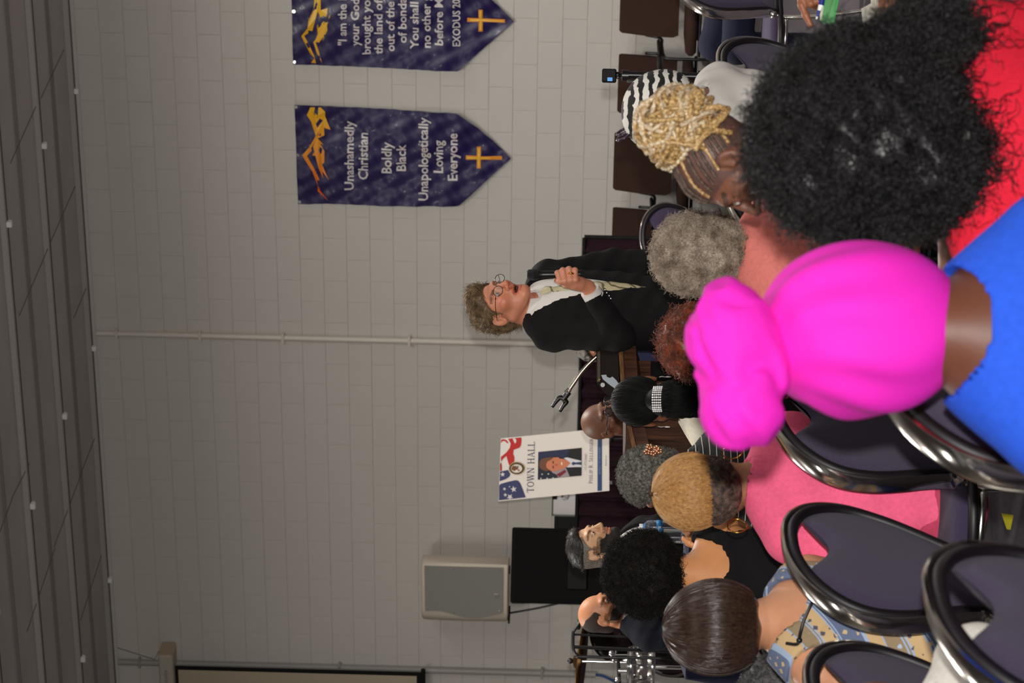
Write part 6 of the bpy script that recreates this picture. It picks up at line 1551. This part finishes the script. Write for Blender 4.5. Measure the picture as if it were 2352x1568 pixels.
coil_head(P, Hp, Hf, 6500, M_afro, L=.022, coil=.0045, r=.0009, turns=2, mode='tan', seg=9); coil_head(P, Hp, Hf, 2200, M_afro, nm='stray_curls', L=.018, coil=.004, r=.0007, turns=1.5, mode='out', seg=8)
cn = empty('drink_can', at(1614, 1223, 7.86), 0, 'colourful can held up beside the golden-haired head', 'can')
ax = (at(1597, 1218, 7.86) - at(1630, 1227, 7.86)); Mx = ax.to_track_quat('Z', 'Y').to_matrix().to_4x4()
q = MB(); q.lathe([(.001, -.05), (.022, -.05), (.03, -.045), (.03, .0)], 20, Mx); q.build('can_body', mat('can_purple', (60, 54, 150), .25, .5), cn, smooth=True)
q = MB(); q.lathe([(.0302, -.04), (.0302, -.012)], 20, Mx); q.build('can_label', mat('can_label', (206, 180, 70), .35, noise=.8, nscale=60), cn, smooth=True)
q = MB(); q.lathe([(.03, .0), (.03, .012), (.024, .03), (.012, .04), (.001, .04)], 20, Mx); q.build('can_neck', M_pet, cn, smooth=True)
# chestnut bob, patterned sleeveless top
Mp = mat('patterned_top', (160, 160, 170), .85)
def pattern(Mt):
    n_ = Mt.node_tree.nodes; L_ = Mt.node_tree.links; t = n_.new('ShaderNodeTexCoord'); mp = n_.new('ShaderNodeMapping'); mp.inputs['Rotation'].default_value = (0, .62, 0)
    w = n_.new('ShaderNodeTexWave'); w.bands_direction = 'Z'; w.wave_profile = 'SAW'; w.inputs['Scale'].default_value = 1.9; w.inputs['Distortion'].default_value = .0
    r = n_.new('ShaderNodeValToRGB'); r.color_ramp.interpolation = 'CONSTANT'; c1, c2, c3, c4 = (100, 112, 140), (202, 170, 124), (160, 178, 204), (150, 130, 100)
    cols = [(0, c1), (.27, c3), (.29, c1), (.31, c3), (.33, c2), (.50, c3), (.52, c4), (.54, c3), (.56, c4), (.76, c3), (.78, c2), (.95, c3)]
    for i, (p_, c) in enumerate(cols):
        el = r.color_ramp.elements[i] if i < 2 else r.color_ramp.elements.new(p_); el.position = p_; el.color = (*lin([v / 255 for v in c]), 1)
    L_.new(t.outputs['Object'], mp.inputs[0]); L_.new(mp.outputs[0], w.inputs['Vector']); L_.new(w.outputs[0], r.inputs[0])
    v = n_.new('ShaderNodeTexVoronoi'); v.distance = 'MANHATTAN'; v.inputs['Scale'].default_value = 42; v.inputs['Randomness'].default_value = .15; L_.new(mp.outputs[0], v.inputs['Vector'])
    rr = n_.new('ShaderNodeValToRGB'); rr.color_ramp.interpolation = 'CONSTANT'; rr.color_ramp.elements[0].color = (1, 1, 1, 1); rr.color_ramp.elements[1].position = .36; rr.color_ramp.elements[1].color = (0, 0, 0, 1)
    L_.new(v.outputs['Distance'], rr.inputs[0]); mx = n_.new('ShaderNodeMix'); mx.data_type = 'RGBA'; L_.new(rr.outputs[0], mx.inputs[0]); L_.new(r.outputs[0], mx.inputs[6])
    r2 = n_.new('ShaderNodeValToRGB'); r2.color_ramp.interpolation = 'CONSTANT'
    for i, (p_, c) in enumerate([(0, (206, 180, 136)), (.33, (84, 82, 98)), (.52, (176, 190, 214)), (.76, (84, 82, 98))]):
        el = r2.color_ramp.elements[i] if i < 2 else r2.color_ramp.elements.new(p_); el.position = p_; el.color = (*lin([v_ / 255 for v_ in c]), 1)
    L_.new(w.outputs[0], r2.inputs[0]); L_.new(r2.outputs[0], mx.inputs[7]); L_.new(mx.outputs[2], n_['Principled BSDF'].inputs['Base Color'])
pattern(Mp)
P = Person('person with smooth chestnut bob and patterned blue and tan sleeveless top', 1655, 1443, 6.15, 50, 18, pitch=-3, tilt=-3, scale=1.0, skin=(206, 146, 110), group=A, res=.005, shw=.165, sh_drop=.225, hip_z=.5, opt=dict(neck=.048))
P.root.location.x -= .0
P.body(); P.shirt(Mp, neck_r=.098, neck_y=-.02, sleeve=.2, armhole=True, neck_drop=.02, hem=.46, h=.008, wr=.002)
# grey trim round the neck and black cord
M_bob = hair_mat('chestnut_hair', (46, 31, 24), (66, 46, 35), .30, 130, spec=.6)
bc_, br_ = (0, -.02, .012), (.112, .128, .125)
P.trousers(cloth_mat('blue_jeans', (40, 56, 104)))
P.blob(lambda q: smax(smax(_ell(q, bc_, br_) + .0015 * fbm(q, 60, 1), -.095 + .004 * np.sin(q[:, 0] * 90) - q[:, 2], .012), -_ell(q, (0, .11, -.05), (.06, .09, .1)), .01), M_bob, 'hair', h=.005)
meridians(P.root, P.Hm, bc_, br_, (0, -.05, 1), 9000, M_bob, 'hair_strands', ph0=.02, ph1=2.32, r=.0011, wob=.03, endj=.04, lift=.002, seg=18, mask=lambda X: ~((X[:, 1] > .07) & (np.abs(X[:, 0]) < .06) & (X[:, 2] < .06)))
cd = [(P.N + np.array([.1 * math.cos(a), -.02 + .1 * math.sin(a), .02 - .06 * (1 - math.sin(a)) * .5])) for a in ()]
pts = [P.L(1806, 1477, 5.99), P.L(1832, 1478, 5.97), P.L(1838, 1455, 5.95), P.L(1848, 1420, 5.95), P.L(1870, 1375, 5.96), P.L(1895, 1350, 6.0)]
q = MB(); q.tube(catmull(pts, 6), .0042, 8); q.build('neck_cord', M_bplast, P.root, smooth=True)
q = MB(); q.sphere(P.L(1836, 1470, 5.955), .0075, 8, 6); q.build('cord_knot', M_bplast, P.root, smooth=True)
# blond braided bun, facing left
Mbw = mat('black_white_print', (220, 214, 204), .8); stripes(Mbw, [(0, (226, 220, 208)), (.55, (24, 22, 22))], 9, dist=6, dscale=1.5)
def scalp_tint(hp, col, base):
    m = (hp[:, 2] > hair_line(hp[:, 1]) - .005); k = .5 + .5 * fbm(hp, 95, 2); c = L3((62, 52, 54)); w = np.clip(.35 + .5 * k, 0, .9); col[m] = col[m] * (1 - w[m, None]) + c * w[m, None]
P = Person('person with blond braided bun and visible ear, facing the left of the hall', 1676, 372, 5.3, 72, 84, pitch=-14, tilt=4, scale=1.02, skin=(126, 80, 60), group=A, res=.004, tintfn=scalp_tint, sh_drop=.23, opt=dict(brow=(30, 22, 18)))
P.body(); P.eyes(); P.shirt(Mbw, neck_r=.075, sleeve=.6); P.trousers(M_dark)
M_braid = hair_mat('blond_braid', (138, 98, 46), (216, 184, 128), .45, 160); M_braid2 = hair_mat('pale_braid', (170, 138, 92), (232, 218, 190), .45, 160); M_corn = hair_mat('dark_cornrow', (52, 40, 36), (104, 84, 66), .6, 120)
bcw = P.L(1556, 290, 5.3); tie_p = P.L(1612, 320, 5.3); Rb = .082
def rope(pts, r, m, nm='braid'):
    g = catmull(pts, 7); n = len(g); q = MB(); q.vtube(g, [r * (1 + .22 * math.sin(i * 1.9)) for i in range(n)], 6); return q.build(nm, m, P.root, smooth=True)
cam_l = np.array((P.inv @ CAM.to_4d()).to_3d()); vd = cam_l - bcw; vd /= np.linalg.norm(vd)
ub = bcw - tie_p; ub /= np.linalg.norm(ub)
core = MB(); core.sphere(Vector(bcw), Rb * .86, 20, 14); core.build('bun_core', M_braid, P.root, smooth=True)
for i in range(120):
    ax1 = rng.normal(size=3); ax1 /= np.linalg.norm(ax1); ax2 = np.cross(ax1, ub + rng.normal(size=3) * .3); ax2 /= np.linalg.norm(ax2); st = rng.uniform(0, 6.28); ln = rng.uniform(1.2, 3.0); rr = Rb * rng.uniform(.94, 1.10)
    pts = [bcw + (rr + .004 * math.sin(3 * a + i)) * (ax1 * math.cos(st + a) + ax2 * math.sin(st + a)) * np.array([1, 1, 1.0]) for a in np.linspace(0, ln, 8)]
    rope(pts, rng.uniform(.0040, .0056), M_braid if i % 3 else M_braid2)
for i in range(15):   # ropes fanning from the twist in the middle
    a = i / 15 * 2 * PI + rng.uniform(-.2, .2); c = bcw + vd * Rb * 1.02; side = np.cross(vd, ub); e_ = bcw + (ub * math.cos(a) + side * math.sin(a)) * Rb * 1.03
    mid = bcw + (vd * .75 + (ub * math.cos(a + .35) + side * math.sin(a + .35)) * .75) * Rb * 1.05
    rope([c + rng.normal(size=3) * .014, mid + rng.normal(size=3) * .008, e_, bcw + (-vd * .6 + (ub * math.cos(a) + side * math.sin(a)) * .8) * Rb], .0054, M_braid2 if i % 2 else M_braid)
for P4 in (((1600, 330), (1640, 290), (1668, 258), (1650, 245), (1612, 255), (1590, 270)), ((1595, 345), (1640, 280), (1660, 262), (1672, 250)), ((1600, 250), (1612, 225), (1600, 208), (1588, 222)), ((1600, 300), (1645, 300), (1678, 304)), ((1598, 262), (1604, 232), (1597, 212))):
    rope([P.L(a, b, 5.17 + .02 * j % 3) for j, (a, b) in enumerate(P4)], .0068, M_braid)
# cornrows from the tie to the hairline
Hi = P.Hm; tl = np.array((Hi.inverted() @ Vector(tie_p)))
for i in range(22):
    a = -1.9 + 3.8 * i / 21; tgt = np.array([.078 * math.sin(a) * 1.0, .070 * math.cos(a) - .02, .055 - .10 * (1 - math.cos(a)) * .5])
    pts = []
    for t in np.linspace(0, 1, 7):
        v = tl * (1 - t) + tgt * t; u = v - np.array([0, -.018, .032]); sc_ = 1 / math.sqrt(((u / np.array([.078, .098, .088])) ** 2).sum()); w_ = np.array([0, -.018, .032]) + u * (sc_ if t > .12 else max(sc_, 1)); pts.append(np.array(Hi @ Vector(w_)))
    rope(pts, .0036, M_corn if i % 4 else M_braid, 'cornrow')
# head-scarf person behind, white shirt
Mz = mat('zigzag_scarf', (220, 216, 206), .8); stripes(Mz, [(0, (222, 218, 208)), (.5, (22, 20, 20))], 11, dist=3.5, dscale=2.5)
P = Person('person in black and white head scarf and white shirt, behind the braided bun', 1540, 272, 7.3, 60, 70, scale=1.0, skin=(110, 70, 48), group=A, res=.007, sh_drop=.15, shw=.18)
P.body(); P.shirt(M_white, sleeve=.55); P.trousers(M_dark)
P.blob(lambda q: smin(_ell(q, (0, -.02, .035), (.112, .118, .108)), _ell(q, (0, -.07, .0), (.07, .06, .06)), .04), Mz, 'head_scarf', h=.007)
q = MB()
for k in (-1, 1): q.tube([(k * .03 + .022 * math.cos(a), .05 + .01 * math.sin(a), .135 + .018 * math.sin(a)) for a in np.linspace(0, 2 * PI, 18, endpoint=False)], .004, 6, closed=True)
P.hobj(q, 'sunglasses', mat('dark_purple_plastic', (46, 30, 46), .2), smooth=True)
# large curly afro, red top
P = Person('person with large dark curly afro and red top, at the top right of the photo', 2010, 335, 4.1, 20, 30, scale=1.0, skin=(84, 56, 44), group=A, res=.009, sh_drop=.19, shw=.18)
P.body(); P.shirt(cloth_mat('red_top', (226, 36, 58)), sleeve=.6, neck_r=.07, h=.012); P.trousers(M_dark)
M_big = hair_mat('dark_afro_hair', (11, 9, 9), (34, 32, 33), .42, 26, spec=.45)
def bigafro(q):
    d = smin(_ell(q, (0, -.02, .03), (.165, .17, .165)), _ell(q, (.03, -.05, -.09), (.205, .12, .13)), .05)
    return smax(d, -_ell(q, (.02, -.14, -.245), (.10, .16, .125)), .05) + .013 * fbm(q, 34, 1)
o, Hp, Hf = P.blob(bigafro, M_big, 'hair', R_=.3, h=.009)
coil_head(P, Hp, Hf, 11000, M_big, L=.034, coil=.0065, r=.0010, turns=2, mode='tan', seg=11); coil_head(P, Hp, Hf, 3600, M_big, nm='stray_curls', L=.04, coil=.006, r=.0008, turns=2, mode='out', seg=11)
low = (Hp[:, 2] < P.hc[2] - .08); curls_on(Hp, vnorm(Hp, Hf), 900, M_big, 'hanging_curls', P.root, L=.08, coil=.009, r=.0011, turns=2.5, mode='down', seg=16, keep=low)
# magenta head wrap, blue top (nearest)
P = Person('person in magenta head wrap with large knot and bright blue top, nearest the camera', 1995, 770, 3.5, 14, 14, tilt=-4, pitch=6, scale=1.0, skin=(112, 66, 46), group=A, res=.006, sh_drop=.255, shw=.135, opt=dict(neck=.058))
P.body(); P.shirt(cloth_mat('blue_top', (46, 96, 226)), sleeve=.6, neck_r=.092, neck_y=.0, h=.007, neck_drop=-.01, wr=.0008); P.trousers(M_dark)
M_mag = mat('magenta_wrap', (255, 36, 205), .8, sheen=.0, bump=.3, bscale=500)
def toH(px, py, Z): 
    v = P.Hm.inverted() @ Vector(P.L(px, py, Z)); return np.array(v)
hcn = toH(1975, 760, 3.5); k1, k2, kt = toH(1680, 778, 3.45), toH(1705, 935, 3.42), toH(1745, 850, 3.45)
ax_l = kt - hcn; ax_l /= np.linalg.norm(ax_l)
hside = np.cross(ax_l, [0, 1, 0]); hside /= np.linalg.norm(hside)
def wrapf(q):
    d = _ell(q, hcn, (.117, .13, .142)) 
    d = smin(d, _ell(q, hcn - ax_l * .012, (.112, .12, .130)), .03)
    # folds radiating from the knot
    r_ = q - kt.astype(f32); ang = np.arctan2(r_ @ hside.astype(f32), -r_[:, 1] + .0); rad = np.linalg.norm(r_, axis=1)
    d = d + .0050 * np.sin(ang * 8 + 2 * np.sin(rad * 20)) * np.clip(rad * 9 - .5, 0, 1) * np.clip(2.2 - rad * 8, 0, 1)
    return d
def knotf(q):
    d = _ell(q, k1, (.083, .07, .060)); d2 = _ell(q, k2, (.060, .06, .055)); d = smin(d, d2, .02)
    d = smin(d, _ell(q, kt, (.045, .05, .035)), .035)
    return d + .0045 * np.sin(fbm(q, 15, 3) * 6)
P.blob(wrapf, M_mag, 'head_wrap', R_=.24, h=.006)
P.blob(knotf, M_mag, 'wrap_knot', R_=.34, h=.006)
# people mostly outside the frame
P = Person('person in navy trousers on a chair at the top edge, only the lap showing', 1300, -150, 12.6, 80, scale=1.0, skin=(120, 80, 56), group=A, res=.012, hip_z=.62)
for k in (-1, 1): P.K[k] = P.K[k] + np.array([0, .14, .20 if k > 0 else .1]); P.A[k] = P.A[k] + np.array([0, .1, 0]); P.E[k] = P.S[k] + np.array([k * .05, -.05, -.2]); P.Wr[k] = P.E[k] + np.array([0, .1, .1]); P.hands[k] = hand_prims(P.Wr[k], (0, .3, 1), (0, 1, 0), (-k, 0, 0))
P.body(); P.shirt(M_navyt); P.trousers(M_navyt)
P = Person('person gesturing with a pointing hand at the top edge, booklet on the lap', 1600, -150, 6.7, 80, scale=1.0, skin=(150, 92, 60), group=A, res=.012)
P.E[1] = P.L(1930, -150, 6.6); P.Wr[1] = P.L(1850, -50, 6.6)
w = P.Wr[1]
hpz = [('c', w, P.L(1856, -14, 6.58), .026, .030)]
def fg(pts, r0=.0105, r1=.008):
    Q = [P.L(*p) for p in pts]
    return [('c', Q[i], Q[i + 1], lerp(r0, r1, i / (len(Q) - 1)), lerp(r0, r1, (i + 1) / (len(Q) - 1))) for i in range(len(Q) - 1)]
hpz += fg([(1838, -14, 6.58), (1841, 12, 6.57), (1851, 36, 6.57), (1862, 58, 6.57)]); hpz += fg([(1856, -14, 6.57), (1862, 8, 6.56), (1872, 14, 6.60), (1870, 2, 6.62)]); hpz += fg([(1868, -14, 6.57), (1878, 2, 6.56), (1886, 6, 6.60), (1882, -6, 6.62)])
hpz += fg([(1876, -16, 6.57), (1888, -6, 6.56), (1893, 0, 6.59), (1888, -10, 6.62)], .009); hpz += fg([(1850, -35, 6.56), (1868, -22, 6.53), (1884, -6, 6.53)], .013, .0095)
P.hands[1] = hpz; P.body(fine_hands=(1,), res_hand=.004); P.shirt(cloth_mat('taupe_top', (112, 92, 84))); P.trousers(cloth_mat('taupe_trousers', (104, 84, 78)))
P = Person('person with dark grey afro at the bottom edge, in front of the blue cloth', 1815, 1606, 6.7, 40, scale=1.0, skin=(120, 78, 54), group=A, res=.010)
P.body(); P.shirt(cloth_mat('royal_blue_top', (36, 66, 160))); P.trousers(M_dark)
o, Hp, Hf = P.blob(lambda q: _ell(q, (0, -.02, .035), (.105, .11, .1)) + .006 * fbm(q, 55, 4), hair_mat('ash_afro', (34, 34, 34), (84, 84, 84), .6, 60), 'hair', h=.008); coil_head(P, Hp, Hf, 2500, hair_mat('ash_afro', (0, 0, 0)), L=.018, coil=.004, r=.0009, turns=1.5, mode='tan', seg=8)
P = Person('person in white shirt cut off by the bottom edge, behind the nearest purple chair', 2050, 1700, 4.3, 52, scale=1.0, skin=(120, 78, 54), group=A, res=.010, sh_drop=.16)
P.body(); P.shirt(cloth_mat('bright_white_shirt', (236, 230, 220)), sleeve=.6, wr=.002); P.trousers(M_dark)
# ------------------------------------------------------------------ small things
e = empty('green_booklet', at(1893, 18, 6.45), 0, 'green booklet with white pages under the pointing hand, top edge', 'booklet')
bp_ = Plane(at(1880, 30, 6.5), at(1915, -20, 6.42), at(1905, 55, 6.38))
bp_.poly([(1890, 55), (1886, 48), (1905, -60), (1928, -60), (1923, 0), (1911, 57)], mat('green_cover', (70, 168, 88), .5), 'cover', e, 0, .004)
bp_.poly([(1884, 46), (1884, 34), (1898, -60), (1906, -60), (1886, 48)], mat('white_paper', (214, 208, 192), .6), 'pages', e, .001, .004)
e = empty('blue_pen', at(1880, 20, 6.42), 0, 'blue and white pen beside the green booklet', 'pen')
q = MB(); a, b, c, d = [at(*v, 6.42) - e.location for v in ((1893, -30), (1886, 12), (1879, 33), (1875, 44))]; q.cyl(a, b, .0075, .0075, 10); q.build('barrel', mat('pen_blue', (30, 40, 130), .3), e, auto=40)
q = MB(); q.cyl(b, b.lerp(c, .6), .0075, .005, 10); q.cyl(c.lerp(d, .5), d, .0028, .0022, 8); q.build('grip', M_cap, e, auto=40)
q = MB(); q.cyl(b.lerp(c, .6), c.lerp(d, .5), .004, .003, 10); q.build('tip', mat('pen_blue', (30, 40, 130), .3), e, auto=40)
e = empty('white_handout', at(1995, 25, 6.3), 0, 'white paper handout on the lap at the top edge, beside the afro', 'paper')
hp2 = Plane(at(1978, 18, 6.3), at(2012, 55, 6.2), at(2010, -30, 6.3)); hp2.poly([(1978, 20), (2000, 8), (2002, -60), (2013, -60), (2013, 50), (1998, 58), (1982, 58)], mat('white_paper', (214, 208, 192), .6), 'sheet', e, 0, .002)
e = empty('yellow_card', at(2312, 1195, 6.6), 0, 'small yellow card low between the chairs at the right edge', 'card')
yp = Plane(at(2300, 1178, 6.6), at(2326, 1182, 6.55), at(2318, 1214, 6.5)); yp.poly([(2300, 1178), (2327, 1182), (2320, 1215), (2312, 1214)], mat('yellow_card', (216, 206, 50), .6), 'card_face', e, 0, .002)
